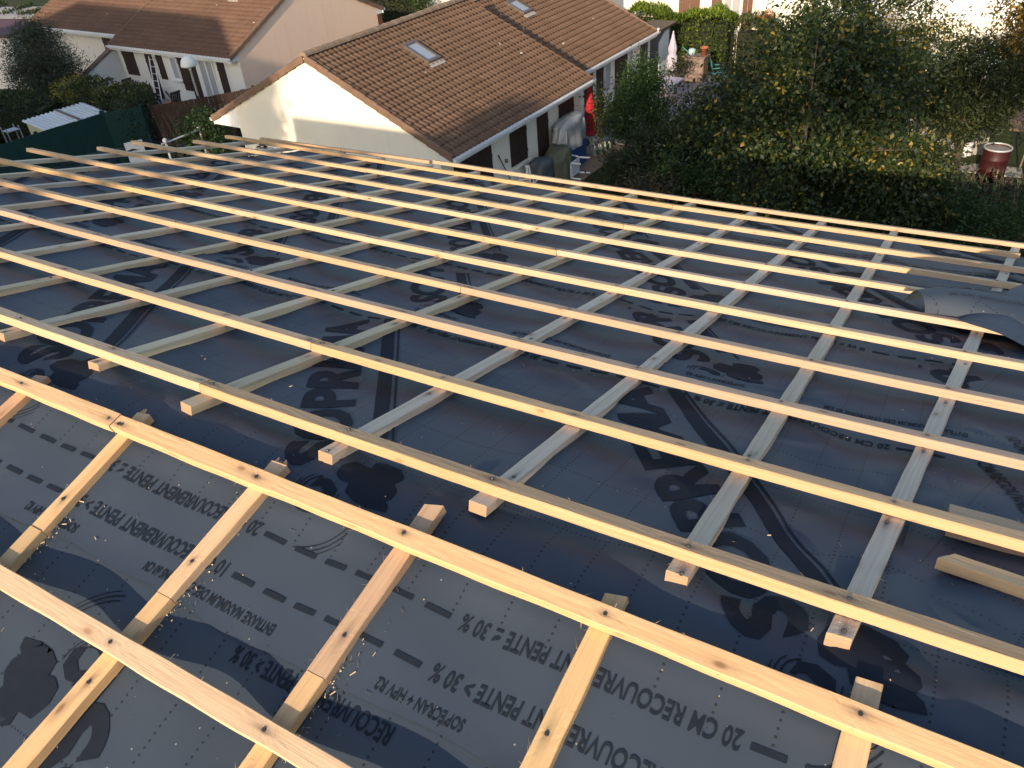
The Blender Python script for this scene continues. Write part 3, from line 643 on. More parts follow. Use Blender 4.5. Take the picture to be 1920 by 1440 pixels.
class HF:
    """house frame: s along the eaves, g inward, z up"""
    def __init__(h, o, L, G): h.o = np.array([o[0], o[1], 0.]); h.L = V3(L[0], L[1], 0); h.G = V3(G[0], G[1], 0)
    def p(h, s, g, z): return h.o+h.L*s+h.G*g+ez*z
def roof_slope(h, s0, s1, g0, g1, z0, k, name, mat, parent, tw=.185, ex=.25, amp=.034, step=.042, M=6):
    """interlocking tiles as real waves and steps; rises from g0 to g1 with slope k (g may run backwards)"""
    sg = 1 if g1 > g0 else -1; ln = abs(g1-g0); nr = int(round(ln/(ex*math.cos(math.atan(k))))); nw = int(round((s1-s0)/tw))
    nrm = (-k*sg*h.G+ez)/math.sqrt(1+k*k); us = np.arange(nw*M+1)/M; n = len(us)
    prof = amp*np.maximum(0, np.cos(2*PI*us))**.8-amp*.35*np.maximum(0, -np.cos(2*PI*us)); ti = np.minimum(nw, (us+.5).astype(int))
    tone = RNG.random((nr, nw+1)); V = []; A = []
    for r in range(nr):
        jz = RNG.uniform(-.003, .003, nw+1)[ti]
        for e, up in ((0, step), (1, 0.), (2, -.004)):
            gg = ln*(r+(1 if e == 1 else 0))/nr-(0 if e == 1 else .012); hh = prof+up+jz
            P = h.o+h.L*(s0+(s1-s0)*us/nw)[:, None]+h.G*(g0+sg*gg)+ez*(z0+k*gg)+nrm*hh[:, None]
            V.append(P); A.append(tone[r][ti]*(.4 if e == 2 else 1))  # tone drops at the lip foot, colouring in the row shadow
    V = np.concatenate(V); A = np.concatenate(A); i = np.arange(n-1); fs = []
    for r in range(nr):
        o = r*3*n; fs.append(np.stack([o+i, o+i+1, o+n+i+1, o+n+i], -1)); fs.append(np.stack([o+2*n+i, o+2*n+i+1, o+i+1, o+i], -1))
    fs = np.concatenate(fs)
    if sg*np.dot(np.cross(h.L, h.G), ez) < 0: fs = fs[:, ::-1]
    V = V-np.array(parent.location); me = bpy.data.meshes.new(name); N_ = len(fs); me.vertices.add(len(V)); me.vertices.foreach_set('co', V.ravel()); me.loops.add(N_*4); me.loops.foreach_set('vertex_index', fs.astype(np.int32).ravel()); me.polygons.add(N_); me.polygons.foreach_set('loop_start', np.arange(0, N_*4, 4, dtype=np.int32)); me.polygons.foreach_set('loop_total', np.full(N_, 4, np.int32))
    at = me.attributes.new('rnd', 'FLOAT', 'POINT'); at.data.foreach_set('value', A); me.materials.append(mat); me.update(); me.validate()
    o = bpy.data.objects.new(name, me); COL.objects.link(o); o.parent = parent; return o
def ridge_row(h, s0, s1, g, z, parent, n=None):
    mb = MB(); n = n or int((s1-s0)/.4)
    for i in range(n):
        a = s0+(s1-s0)*i/n; b = s0+(s1-s0)*(i+1)/n+.03
        ring = []
        for s, r in ((a, .13), (b, .115)): ring += [h.p(s, g+r*math.cos(t), z-.03+r*.85*math.sin(t)+random.uniform(-.004, .004)) for t in np.linspace(0, PI, 7)]
        fs = [(j, j+1, 8+j, 7+j) for j in range(6)]+[tuple(range(6, -1, -1)), tuple(range(7, 14))]; mb.add(ring, fs)
    mb.build('ridge_tiles', M_RIDGE, parent)
def verge_row(h, s, g0, g1, z0, k, parent, w=.10, mat=None):
    ln = abs(g1-g0); sg = 1 if g1 > g0 else -1; n = int(ln/.36); mb = MB()
    for i in range(n):
        a = ln*i/n; b = ln*(i+1)/n+.02; p0 = h.p(s, g0+sg*a, z0+k*a+.035); p1 = h.p(s, g0+sg*b, z0+k*b+.012)
        mb.box(p0-ez*.13, p1-p0, h.L*w, ez*.14); mb.tube([p0+h.L*w*.5+ez*.012, p1+h.L*w*.5+ez*.012], w*.5, 8)
    mb.build('verge_tiles', mat or M_VERGE, parent)
def opening(h, g, s0, s1, z0, z1, kind, parent, out=-1):
    """window / door / shutter on the wall plane g; out is the outward direction along g"""
    d = h.G*out
    if kind in ('shutter', 'shutters', 'shut'):
        mt = M_SHUTL if kind == 'shut' else M_SHUT; n = 2 if kind != 'shutter' else 1
        for j in range(n):
            a = s0+(s1-s0)*j/n+.006; b = s0+(s1-s0)*(j+1)/n-.006; mb = MB(); m = 4
            for q_ in range(m): mb.box(h.p(a+(b-a)*q_/m+.003, g, z0)+d*.003, h.L*((b-a)/m-.006), d*.034, ez*(z1-z0))
            for zz in (z0+.2*(z1-z0), z0+.8*(z1-z0)): mb.box(h.p(a+.01, g, zz)+d*.037, h.L*(b-a-.02), d*.02, ez*.09)
            mb.build('shutter', mt, parent)
        return
    fr = MB(); w = .07; W_ = s1-s0; Z_ = z1-z0
    for a, b, c, e in ((0, W_, 0, w), (0, W_, Z_-w, w)): fr.box(h.p(s0+a, g, z0+c)+d*.002, h.L*(b-a), d*.05, ez*e)
    n = 2 if W_ > .75 else 1
    for j in range(n+1): fr.box(h.p(s0+(W_-w)*j/n, g, z0+w)+d*.0025, h.L*w, d*.048, ez*(Z_-2*w))
    f = fr.build('door' if Z_ > 1.7 else 'window', M_PVC, parent)
    gl = MB(); gl.box(h.p(s0+w*.6, g, z0+w*.6)+d*.003, h.L*(W_-w*1.2), d*.014, ez*(Z_-w*1.2)); o = gl.build('pane', M_CURT if kind == 'curtain' else M_GLASS, None); 
    o.parent = f
    for v in o.data.vertices: v.co -= Vector(parent.location)
    if Z_ < 1.7: sl = MB(); sl.box(h.p(s0-.06, g, z0-.06)+d*.0, h.L*(W_+.12), d*.12, ez*.055); sl.build('sill', M_WHITE, parent)
def gable_house(name, label, h, s0, s1, width, ze, k, wallm, tilem, ov=.45, ovb=.45, vo=.05, zlow=0., soffit=True, verge0=True, verge1=True, front_g=0.):
    root = thing(name, h.p(s0, width/2, 0), label, 'house'); gr = width/2; zr = ze+k*gr
    g0 = front_g
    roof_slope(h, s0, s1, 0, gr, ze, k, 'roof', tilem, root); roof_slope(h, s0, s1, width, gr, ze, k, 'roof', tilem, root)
    mb = MB(); a, b = s0+vo, s1-vo; t = .05
    poly = [h.p(a, ov, zlow), h.p(a, width-ovb, zlow), h.p(a, width-ovb, ze+k*ovb-t), h.p(a, gr, zr-t), h.p(a, ov, ze+k*ov-t)]
    mb.prism(poly, h.L*(b-a)); mb.build('wall', wallm, root)
    mb = MB()                                                            # boarding below the tiles
    for g_a, g_b, zz0, zz1 in ((.02, gr, ze-.02+k*.02, zr-.02), (width-.02, gr, ze-.02+k*.02, zr-.02)):
        mb.prism([h.p(s0+.012, g_a, zz0), h.p(s0+.012, g_b, zz1), h.p(s0+.012, g_b, zz1-.028), h.p(s0+.012, g_a, zz0-.028)], h.L*(s1-s0-.024))
    mb.build('roof_boarding', M_WHT, root)
    ridge_row(h, s0, s1, gr, zr+.06, root)
    for ss, on in ((s0-.02, verge0), (s1-.12, verge1)):
        if on: verge_row(h, ss, 0, gr-.05, ze, k, root); verge_row(h, ss, width, gr+.05, ze, k, root)
    for gg, sgn, o_ in ((0, 1, ov), (width, -1, ovb)):
        gu = MB(); prof = [(-.13, .0), (-.115, -.075), (-.03, -.09), (.0, -.06), (.0, .0), (-.012, 0), (-.012, -.055), (-.035, -.075), (-.105, -.062), (-.118, 0)]
        gu.prism([h.p(s0, gg+sgn*(x-.0), ze+y-.005) for x, y in prof], h.L*(s1-s0)); gu.build('gutter', M_PVC, root)
        fa = MB(); fa.box(h.p(s0+.015, gg+sgn*.012, ze-.2), h.L*(s1-s0-.03), h.G*sgn*.022, ez*.18); fa.build('fascia', M_PVC, root)
        if soffit:
            sf = MB(); sf.prism([h.p(s0+vo+.003, gg+sgn*.037, ze-.19), h.p(s0+vo+.003, gg+sgn*(o_-.003), ze-.19), h.p(s0+vo+.003, gg+sgn*(o_-.003), ze+k*o_-.075), h.p(s0+vo+.003, gg+sgn*.037, ze-.075)], h.L*(s1-s0-2*vo-.006)); sf.build('soffit_box', M_PVC, root)
    return root
def skylight(h, s0, s1, g0, g1, ze, k, parent):
    nrm = (-k*h.G+ez)/math.sqrt(1+k*k); P = lambda s, g, e: h.p(s, g, ze+k*g)+nrm*e
    fr = MB(); w = .09
    for a, b, c, d_ in ((s0, s1, g0, g0+w), (s0, s1, g1-w, g1), (s0, s0+w, g0+w, g1-w), (s1-w, s1, g0+w, g1-w)):
        fr.box(P(a, c, .0), P(b, c, 0)-P(a, c, 0), P(a, d_, 0)-P(a, c, 0), nrm*.12)
    f = fr.build('skylight', M_FRAME, parent)
    ap = MB(); ap.box(P(s0-.02, g0-.17, .035), P(s1+.02, g0, 0)-P(s0-.02, g0, 0), P(s0, g0-.003, 0)-P(s0, g0-.17, 0), nrm*.02); ap.build('lead_apron', plain('pale_lead', (.42, .37, .31), .6, .4), parent)
    gl = MB(); gl.box(P(s0+w*.8, g0+w*.8, .075), P(s1-w*.8, g0, 0)-P(s0+w*.8, g0, 0), P(s0, g1-w*.8, 0)-P(s0, g0+w*.8, 0), nrm*.015); o = gl.build('pane', M_SKYL); o.parent = f
    for v in o.data.vertices: v.co -= Vector(parent.location)
def downpipe(pts, parent, r=.045):
    mb = MB(); mb.tube(pts, r, 8); mb.build('downpipe', M_PVC, parent)

CE, SE = math.cos(R(54)), math.sin(R(54)); EV = (CE, SE); GV = (-SE, CE)
H2 = HF((-1.0, 19.75), EV, GV); K2 = 2.13/4.66
ha = gable_house('terraced_house', 'cream house with sunlit gable wall just beyond the eaves, brown tiled roof', H2, 0, 7.5, 9.32, 2.4, K2, M_CREAM, M_TILE, .45, 1.17, verge1=False)
for s0, s1, z0, z1, kd in ((.55, 1.62, .02, 2.0, 'shutters'), (1.62+.03, 2.30, .02, 2.0, 'shutter'), (3.25, 4.14, .95, 2.0, 'shutters'), (4.75, 5.38, .02, 2.05, 'shutter'), (6.05, 6.98, .02, 2.05, 'shutters')): opening(H2, .45, s0, s1, z0, z1, kd, ha)
mb = MB(); mb.box(H2.p(3.15, .45, .85)-H2.G*.1, H2.L*1.1, H2.G*.098, ez*.06); mb.build('sill', M_CREAM, ha)
mb = MB(); mb.lathe(H2.p(2.98, .42, 1.2), [(0.0, .0), (.05, 0), (.05, .1), (0, .1)], 10); mb.build('vent_cap', plain('vent_brown', (.2, .15, .1)), ha)
skylight(H2, 2.95, 3.55, 2.87, 3.78, 2.4, K2, ha)
H2b = HF(tuple(H2.p(0, 1.05, 0)[:2]), EV, GV)
hb = gable_house('terraced_house', 'lower terraced house joined behind the sunlit gable house, with a skylight near its ridge', H2b, 7.52, 14.65, 9.32-.6, 2.2, K2*.985, M_CREAM, M_TILE, .45, .45, verge0=False)
for s0, s1, z0, z1, kd in ((9.6, 10.2, .4, 2.05, 'shutter'), (10.5, 11.0, .05, 2.05, 'shutter'), (11.05, 11.6, .75, 2.05, 'curtain'), (11.95, 12.9, .02, 2.05, 'shutters'), (12.96, 13.4, .02, 2.05, 'curtain'), (14.1, 14.52, .02, 2.05, 'shutter')): opening(H2b, .45, s0, s1, z0, z1, kd, hb)
skylight(H2b, 9.9, 10.5, 3.0, 3.75, 2.2, K2*.985, hb)
downpipe([H2b.p(14.6, -.05, 2.28), H2b.p(14.72, .05, 2.1), H2b.p(14.72, .38, 1.9), H2b.p(14.72, .38, .05)], hb)

H3 = HF((-9.95, 33.45), GV, EV)
hc = gable_house('terraced_house', 'brown roofed house at the top left with a peach gable wall', H3, 0, 8.15, 9.32, 2.3, K2, M_PEACH, M_TILE3, .45, .45)
mb = MB(); mb.box(H3.p(.06, .447, 0)-H3.G*.02, H3.L*8.05, H3.G*.018, ez*2.25); mb.build('front_render', M_WHITE, hc)
for s0, s1, z0, z1, kd in ((1.05, 1.5, .05, 2.0, 'shutter'), (1.75, 2.7, .05, 2.0, 'curtain'), (2.95, 3.5, .05, 2.0, 'shutter'), (3.52, 4.05, .6, 2.0, 'shutter'), (4.1, 4.6, 1.0, 1.98, 'curtain'), (5.1, 5.52, .95, 1.98, 'shutter'), (5.8, 6.3, .05, 2.0, 'shutter'), (7.1, 7.95, .95, 1.98, 'shutters')): opening(H3, .43, s0, s1, z0, z1, kd, hc)
skylight(H3, 2.4, 3.0, 3.15, 3.95, 2.3, K2, hc)
H3b = HF(tuple(H3.p(0, 1.05, 0)[:2]), GV, EV)
hd = gable_house('terraced_house', 'far left end of the brown roofed row with dark shutters, behind the olive tree', H3b, 8.17, 16.5, 8.7, 2.45, K2, M_WHT, M_TILE3, .45, .45, verge0=False)
for s0, s1, z0, z1, kd in ((8.7, 9.2, .9, 2.1, 'shutter'), (10.3, 10.95, .9, 2.1, 'shutter')): opening(H3b, .45, s0, s1, z0, z1, kd, hd)
# fin wall beside the terrace of the left house
w = thing('screen_wall', H3.p(8.3, -1.2, 0), 'white screen wall with a tiled sloping top beside the left terrace', 'wall')
mb = MB(); mb.prism([H3.p(8.2, .4, 0), H3.p(8.2, -2.4, 0), H3.p(8.2, -2.4, .9), H3.p(8.2, .4, 2.15)], H3.L*.16); mb.build('wall', M_WHITE, w)
mb = MB(); mb.box(H3.p(8.14, -2.5, .9), H3.L*.3, H3.G*2.9+ez*1.28, ez*.07); mb.build('coping', M_VERGE, w)

# back house, right-hand house, neighbours that only throw shade
HB = HF((6.9, 37.6), (SE, -CE), EV)
bk = thing('back_house', HB.p(4, 4, 0), 'cream house with brown shutters behind the sunlit hedge at the top edge', 'house')
mb = MB(); mb.box(HB.p(-.6, 0, 0), HB.L*10.6, HB.G*7, ez*4.6); mb.build('wall', M_CREAM, bk)
for s0, s1, z0, z1, kd in ((2.0, 2.95, .95, 2.6, 'shut'), (3.45, 3.9, .95, 2.6, 'shut'), (3.93, 4.75, 1.0, 2.6, 'curtain'), (4.78, 5.2, .95, 2.6, 'shut'), (7.9, 8.9, .95, 2.6, 'shut')): opening(HB, 0, s0, s1, z0, z1, kd, bk)
mb = MB(); gp = [HB.p(-1, -.4, 4.5), HB.p(-1, 7.4, 4.5), HB.p(-1, 3.5, 6.2)]; mb.prism(gp, HB.L*11.4); mb.build('roof', M_TILE3, bk)
HR = HF((18.35, 28.31), GV, EV)
rh = thing('white_house', HR.p(3, 4, 0), 'white sunlit house end with clapboards above, behind the trees at the right', 'house')
mb = MB(); mb.box(HR.p(0, 0, 0), HR.L*6.6, HR.G*8, ez*2.3); mb.build('wall', M_CREAM, rh)
mb = MB()
for kk in range(26): mb.prism([HR.p(-.03, -.03, 2.3+.14*kk), HR.p(-.03, -.005, 2.3+.14*kk+.139), HR.p(-.03, .3, 2.3+.14*kk+.139), HR.p(-.03, .3, 2.3+.14*kk)], HR.L*6.66)
mb.build('clapboards', M_PVC, rh)
mb = MB(); mb.tube([HR.p(-.08, -.08, .1), HR.p(-.08, -.08, 3.2)], .05, 8); mb.build('downpipe', plain('tan_pipe', (.55, .4, .26), .6), rh)
mb = MB(); mb.box(HR.p(2.2, -.02, 1.75), HR.L*.35, HR.G*.018, ez*.3); mb.build('wall_box', M_CREAM, rh)
mb = MB(); mb.prism([HR.p(-.3, -.3, 5.95), HR.p(-.3, 8.3, 5.95), HR.p(-.3, 4, 7.6)], HR.L*7.2); mb.build('roof', M_TILE3, rh)
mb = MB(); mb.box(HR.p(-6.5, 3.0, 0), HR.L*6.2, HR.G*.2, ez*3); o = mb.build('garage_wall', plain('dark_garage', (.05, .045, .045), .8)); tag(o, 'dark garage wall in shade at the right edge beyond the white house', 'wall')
def ridge_house(B0, B1, q_, half, z_r, drop, lab):
    c = ridge_pt(B0, q_, 0)*V3(1, 1, 0); nb = thing('neighbour_house', c, lab, 'house'); p5 = []
    for dq, zz in ((-half, 0), (half, 0), (half, z_r-drop), (0, z_r), (-half, z_r-drop)): r_ = ridge_pt(B0, q_+dq, 0); p5.append(V3(r_[0], r_[1], zz))
    mb = MB(); mb.prism(p5, (B1-B0)*b_); mb.build('wall', M_CREAM, nb)
ridge_house(-15.7, -7.8, -2.6, 2.1, 9.4, .9, 'next door house of our row, out of the photo at the left')
nb = thing('neighbour_house', (-38, 5, 0), 'tall neighbouring house out of the photo at the far left', 'house')
mb = MB(); mb.prism([V3(-48, 1, 0), V3(-25.4, 1, 0), V3(-25.4, 1, 14.4), V3(-38, 1, 17.4), V3(-48, 1, 14.4)], V3(0, 8.3, 0)); mb.build('wall', M_CREAM, nb)
# ================================================================== plants
def leaf_mat(name, stops, trans=.3, rough=.5, dark=.35):
    q = NT(name); h = q.attr('hue'); c = q.ramp(h, stops); n = q.noise(3, q.geo(), 2); c = q.mix(q.math('MULTIPLY', n, dark), c, (.012, .018, .008))
    q.col(c); q.set(rough, .35); tr = q.n('BsdfTranslucent'); q.l(q.mix(.5, c, (.10, .12, .02)), tr.inputs[0]); mx = q.n('MixShader'); mx.inputs[0].default_value = trans
    q.l(q.b.outputs[0], mx.inputs[1]); q.l(tr.outputs[0], mx.inputs[2]); q.l(mx.outputs[0], q.out.inputs[0]); return q.m
G_DK, G_MD, G_LT, G_YL, G_OR = (.018, .035, .012), (.045, .078, .022), (.10, .145, .03), (.40, .33, .045), (.42, .17, .03)
L_APPLE = leaf_mat('apple_leaves', [(0, (.014, .03, .009)), (.45, (.042, .068, .015)), (.8, (.125, .14, .027)), (.93, (.28, .23, .04)), (1, (.46, .31, .05))], .22, dark=.55)  # strong dark mottling stands in for deep shade inside the crown
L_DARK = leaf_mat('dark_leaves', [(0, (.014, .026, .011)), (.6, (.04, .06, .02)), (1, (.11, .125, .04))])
L_LAUREL = leaf_mat('laurel_leaves', [(0, (.022, .038, .014)), (.5, (.055, .075, .025)), (.9, (.15, .16, .05)), (1, (.35, .28, .06))])
L_GREEN = leaf_mat('fresh_green_leaves', [(0, (.022, .05, .014)), (.6, (.05, .11, .026)), (1, (.11, .19, .05))])
L_GREY = leaf_mat('grey_green_leaves', [(0, (.04, .05, .035)), (.6, (.085, .10, .065)), (1, (.16, .18, .12))])
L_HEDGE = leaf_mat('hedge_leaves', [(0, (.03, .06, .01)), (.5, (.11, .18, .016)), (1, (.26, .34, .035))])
L_YEL = leaf_mat('yellow_flowers', [(0, (.20, .17, .03)), (.6, (.5, .4, .05)), (1, (.62, .5, .10))])
L_AUT = leaf_mat('autumn_leaves', [(0, (.06, .055, .015)), (.35, (.16, .11, .02)), (.7, (.34, .19, .03)), (1, (.45, .30, .06))])
L_RED = leaf_mat('red_flowers', [(0, (.10, .09, .03)), (.5, (.35, .12, .03)), (1, (.6, .13, .03))])
L_DRY = leaf_mat('dry_stems', [(0, (.05, .04, .028)), (.6, (.10, .085, .05)), (1, (.2, .17, .11))])
L_WEED = leaf_mat('weeds', [(0, (.02, .035, .014)), (.6, (.05, .075, .03)), (1, (.12, .15, .07))])
L_WHITE = leaf_mat('white_blossom', [(0, (.5, .5, .45)), (1, (.8, .8, .75))])
M_BARK = plain('bark', (.10, .08, .06), .9, .2, 0, .3, 12, .4); M_TWIG = plain('pale_twigs', (.22, .18, .13), .9, .2, 0, .25, 12)
def rot_unit(n): v = RNG.normal(size=(n, 3)); return v/np.linalg.norm(v, axis=1)[:, None]
def leaves(mb_arrays, P, D, ln, wd, hue):
    """append folded leaf quads: base P, direction D"""
    n = len(P); D = D/(np.linalg.norm(D, axis=1)[:, None]+1e-9); S = np.cross(D, rot_unit(n)); S /= np.linalg.norm(S, axis=1)[:, None]+1e-9; U = np.cross(S, D)
    ln = np.asarray(ln)[:, None]; wd = np.asarray(wd)[:, None]
    V = np.stack([P, P+D*ln*.45+S*wd*.5+U*wd*.18, P+D*ln-U*ln*.12, P+D*ln*.45-S*wd*.5+U*wd*.18], 1)
    mb_arrays.append((V.reshape(-1, 3), np.repeat(hue, 4)))
def build_leaves(name, arrs, mat, parent):
    V = np.concatenate([a for a, _ in arrs]); H = np.concatenate([h for _, h in arrs]); n = len(V)//4; V = V-np.array(parent.location)
    me = bpy.data.meshes.new(name); me.vertices.add(len(V)); me.vertices.foreach_set('co', V.ravel()); me.loops.add(n*4); me.loops.foreach_set('vertex_index', np.arange(n*4, dtype=np.int32)); me.polygons.add(n); me.polygons.foreach_set('loop_start', np.arange(0, n*4, 4, dtype=np.int32)); me.polygons.foreach_set('loop_total', np.full(n, 4, np.int32))
    at = me.attributes.new('hue', 'FLOAT', 'POINT'); at.data.foreach_set('value', np.clip(H, 0, 1)); me.materials.append(mat); me.update(); me.validate()
    o = bpy.data.objects.new(name, me); COL.objects.link(o); o.parent = parent; return o
def lobe_points(lobes, n, shell=.55):
    vol = np.array([l[1][0]*l[1][1]*l[1][2] for l in lobes])**.75; ch = RNG.choice(len(lobes), n, p=vol/vol.sum()); d = rot_unit(n); r = RNG.uniform(shell**2, 1, n)**.5*RNG.uniform(.82, 1.12, n)
    C = np.array([l[0] for l in lobes])[ch]; E_ = np.array([l[1] for l in lobes])[ch]; return C+d*r[:, None]*E_, d
def tree(name, label, cat, base, lobes, nc, lpc, ll, lw, mat, trunk_h=1., trunk_r=.1, group=None, cr=.22, droop=.35, hue=(.35, .25), nbr=26, bark=None, shell=.5, yellow=0., leaders=(), gaps=0.):
    """trunk with tapering limbs running to the leaf clumps; crown of single leaves in clumps"""
    base = V3(*base, 0); root = thing(name, base, label, cat, group); L = [(base+V3(*c), V3(*e)) for c, e in lobes]
    C, dd = lobe_points(L, nc, shell); C[:, 2] = np.maximum(C[:, 2], .12)
    ext = []
    for p, h in leaders:                                              # whippy leaders standing out of the crown
        for t in np.linspace(0, 1, 9): ext.append(base+V3(*p)+V3(0, 0, h*t)+RNG.normal(size=3)*.03)
    if ext: C = np.concatenate([C, np.array(ext)])
    mb = MB(); top = base+V3(0, 0, trunk_h)
    mb.tube([base-ez*.05, base+V3(trunk_r*.3, 0, trunk_h*.5), top], [trunk_r*1.25, trunk_r*.95, trunk_r*.85], 8)
    for i in RNG.choice(len(C), min(nbr, len(C)), replace=False):
        e = C[i]; m = top+(e-top)*.45+RNG.normal(size=3)*.12+V3(0, 0, .12); r0 = trunk_r*RNG.uniform(.25, .5); mb.tube([top-ez*trunk_h*RNG.uniform(0, .35), m, e], [r0, r0*.55, max(.004, r0*.12)], 5, cap=False)
        for _ in range(3):
            f = m+(e-m)*RNG.uniform(.1, .8); mb.tube([f, f+RNG.normal(size=3)*V3(.3, .3, .25)+(e-m)*.2], [max(.004, r0*.2), .003], 4, cap=False)
    mb.build('trunk', bark or M_BARK, root, True)
    arr = []; n = len(C); k = RNG.poisson(lpc, n)+1; idx = np.repeat(np.arange(n), k); N_ = len(idx)
    P = C[idx]+RNG.normal(size=(N_, 3))*V3(cr, cr, cr*.8); P[:, 2] = np.maximum(P[:, 2], .03); D = RNG.normal(size=(N_, 3))*.8+(P-C[idx])/cr*.6+V3(0, 0, -droop)
    zt = (P[:, 2]-P[:, 2].min())/(np.ptp(P[:, 2])+.01)
    H = RNG.normal(hue[0], hue[1], N_)*.7+RNG.normal(0, hue[1]*.7, n)[idx]
    if gaps:
        keep = np.ones(N_, bool); Q = P-base; nz = np.sin(2.3*Q[:, 0]+1.1*Q[:, 2])*np.sin(2.6*Q[:, 1]+.7)*np.sin(2.9*Q[:, 2]+.4*Q[:, 0])+.35*np.sin(5.1*Q[:, 0]+3*Q[:, 1])*np.sin(4.7*Q[:, 2]); keep = nz > -gaps
        P, D, H, idx = P[keep], D[keep], H[keep], idx[keep]; N_ = len(P)
    if yellow: H = np.where((RNG.random(n) < yellow)[idx], RNG.uniform(.82, 1.02, N_), H)
    sc = RNG.uniform(.6, 1.3, N_); leaves(arr, P, D, ll*sc, lw*sc, H); build_leaves('crown', arr, mat, root); return root
def weeds(name, label, cat, base, rx, ry, n, h, mat, stem=M_TWIG, group=None, leafy=10, ll=.09, lw=.018, lean=.25, hue=(.45, .25), flower=None):
    """upright stalks with narrow leaves along them"""
    base = V3(*base, 0); root = thing(name, base, label, cat, group); mb = MB(); arr = []; fl = []
    for _ in range(n):
        a = random.uniform(0, 6.28); r = random.random()**.5; p = base+V3(rx*r*math.cos(a), ry*r*math.sin(a), 0); hh = h*random.uniform(.55, 1.15)*(1-.35*r*r); tip = p+V3(random.gauss(0, lean)*hh*.6, random.gauss(0, lean)*hh*.6, hh); m = (p+tip)/2+V3(random.gauss(0, .05), random.gauss(0, .05), 0)
        mb.tube([p, m, tip], [.010, .007, .003], 4, cap=False)
        t = RNG.uniform(.12, 1, leafy)[:, None]; P = p*(1-t)**2+2*t*(1-t)*m+t*t*tip; D = RNG.normal(size=(leafy, 3))*V3(1, 1, .5)+V3(0, 0, .35); leaves(arr, P, D, ll*RNG.uniform(.6, 1.5, leafy), lw*RNG.uniform(.7, 1.4, leafy), RNG.normal(hue[0], hue[1], leafy))
        if flower is not None and random.random() < .5: leaves(fl, np.repeat(tip[None], 8, 0)+RNG.normal(size=(8, 3))*.04, rot_unit(8), np.full(8, .05), np.full(8, .04), RNG.random(8))
    mb.build('stems', stem, root); build_leaves('foliage', arr, mat, root)
    if fl: build_leaves('flowers', fl, flower, root)
    return root
def hedge(name, label, pts, wd, h, n, ll, lw, mat, hue=(.45, .25), wob=.12, group=None, up=.25, topmat=None):
    """clipped hedge along a poly-line: inner twigs and a shell of leaves"""
    pts = [V3(*p, 0) for p in pts]; root = thing(name, (pts[0]+pts[-1])/2, label, 'hedge', group); mb = MB(); arr = []; seg = [np.linalg.norm(b-a) for a, b in zip(pts[:-1], pts[1:])]; tot = sum(seg)
    for (a, b), sl in zip(zip(pts[:-1], pts[1:]), seg):
        t = (b-a)/sl; s = V3(-t[1], t[0], 0); m = int(n*sl/tot)
        for j in range(int(sl/.35)+1):
            p = a+t*min(sl, .35*j); mb.tube([p, p+s*random.uniform(-.1, .1)+ez*h*.5, p+s*random.gauss(0, wd*.25)+ez*h*.92], [.03, .02, .008], 5, cap=False)
        mb.box(a+t*.15-s*wd*.3, t*(sl-.3), s*wd*.6, ez*h*.86)
        u = RNG.uniform(0, sl, m); ff = RNG.random(m); v = np.where(ff < .5, RNG.choice([-1., 1.], m)*.5, RNG.uniform(-.5, .5, m)); z = np.where(ff < .5, RNG.uniform(.0, 1, m), 1.); rough = wob*(np.sin(u*2.3)+np.sin(u*5.1+v*3)*.6+np.sin(z*7+u*1.7)*.6)*.5
        P = a[None]+t[None]*u[:, None]+s[None]*(v*(wd+rough*1.2)+RNG.normal(0, .05, m))[:, None]+ez[None]*(z*(h+rough)+RNG.normal(0, .05, m)-.03)[:, None]; P[:, 2] = np.maximum(P[:, 2], .02)
        out = s[None]*(np.where(ff < .5, np.sign(v), 0))[:, None]+ez[None]*np.where(ff < .5, up, 1.)[:, None]; D = out+RNG.normal(size=(m, 3))*.6
        leaves(arr, P, D, ll*RNG.uniform(.6, 1.4, m), lw*RNG.uniform(.6, 1.4, m), RNG.normal(hue[0], hue[1], m)+rough)
    mb.build('stems', plain('hedge_inside', (.02, .025, .012), .95), root); build_leaves('foliage', arr, mat, root); return root

# the big garden tree and its neighbours on the right
tree('apple_tree', 'large sprawling fruit tree with yellowing leaves just beyond the far eaves', 'tree', (7.9, 19.4), [((0, 0, 2.7), (2.3, 2.0, 1.9)), ((-1.2, .9, 2.7), (1.4, 1.4, 1.5)), ((1.4, -.4, 1.9), (1.5, 1.3, 1.5)), ((-.9, -1.2, 1.3), (1.5, 1.3, 1.2)), ((1.3, 1.2, 3.5), (1.3, 1.3, 1.3)), ((-1.7, 2.4, 2.3), (1.0, 1.2, 1.1)), ((2.3, .6, 3.3), (1.0, 1.0, 1.3)), ((.4, -2.1, 1.0), (1.7, .8, .9)), ((2.0, -1.9, 1.1), (1.2, .8, .9)), ((-1.6, -1.6, .8), (.8, .8, .7)), ((-.1, .5, 4.3), (1.2, 1.0, 1.0)), ((1.0, 1.5, 4.5), (1.1, 1.1, 1.0)), ((-.5, -1.7, 2.0), (.8, .6, .8)), ((1.5, -1.6, 2.3), (.8, .6, .8))], 2300, 18, .125, .072, L_APPLE, 1.3, .15, cr=.20, hue=(.46, .26), nbr=26, yellow=.035, gaps=.32, droop=.6, leaders=[((-.9, .6, 4.0), 1.2), ((.2, .8, 4.3), .9), ((-.4, 1.6, 3.9), .8), ((1.6, 1.4, 4.4), .8)])
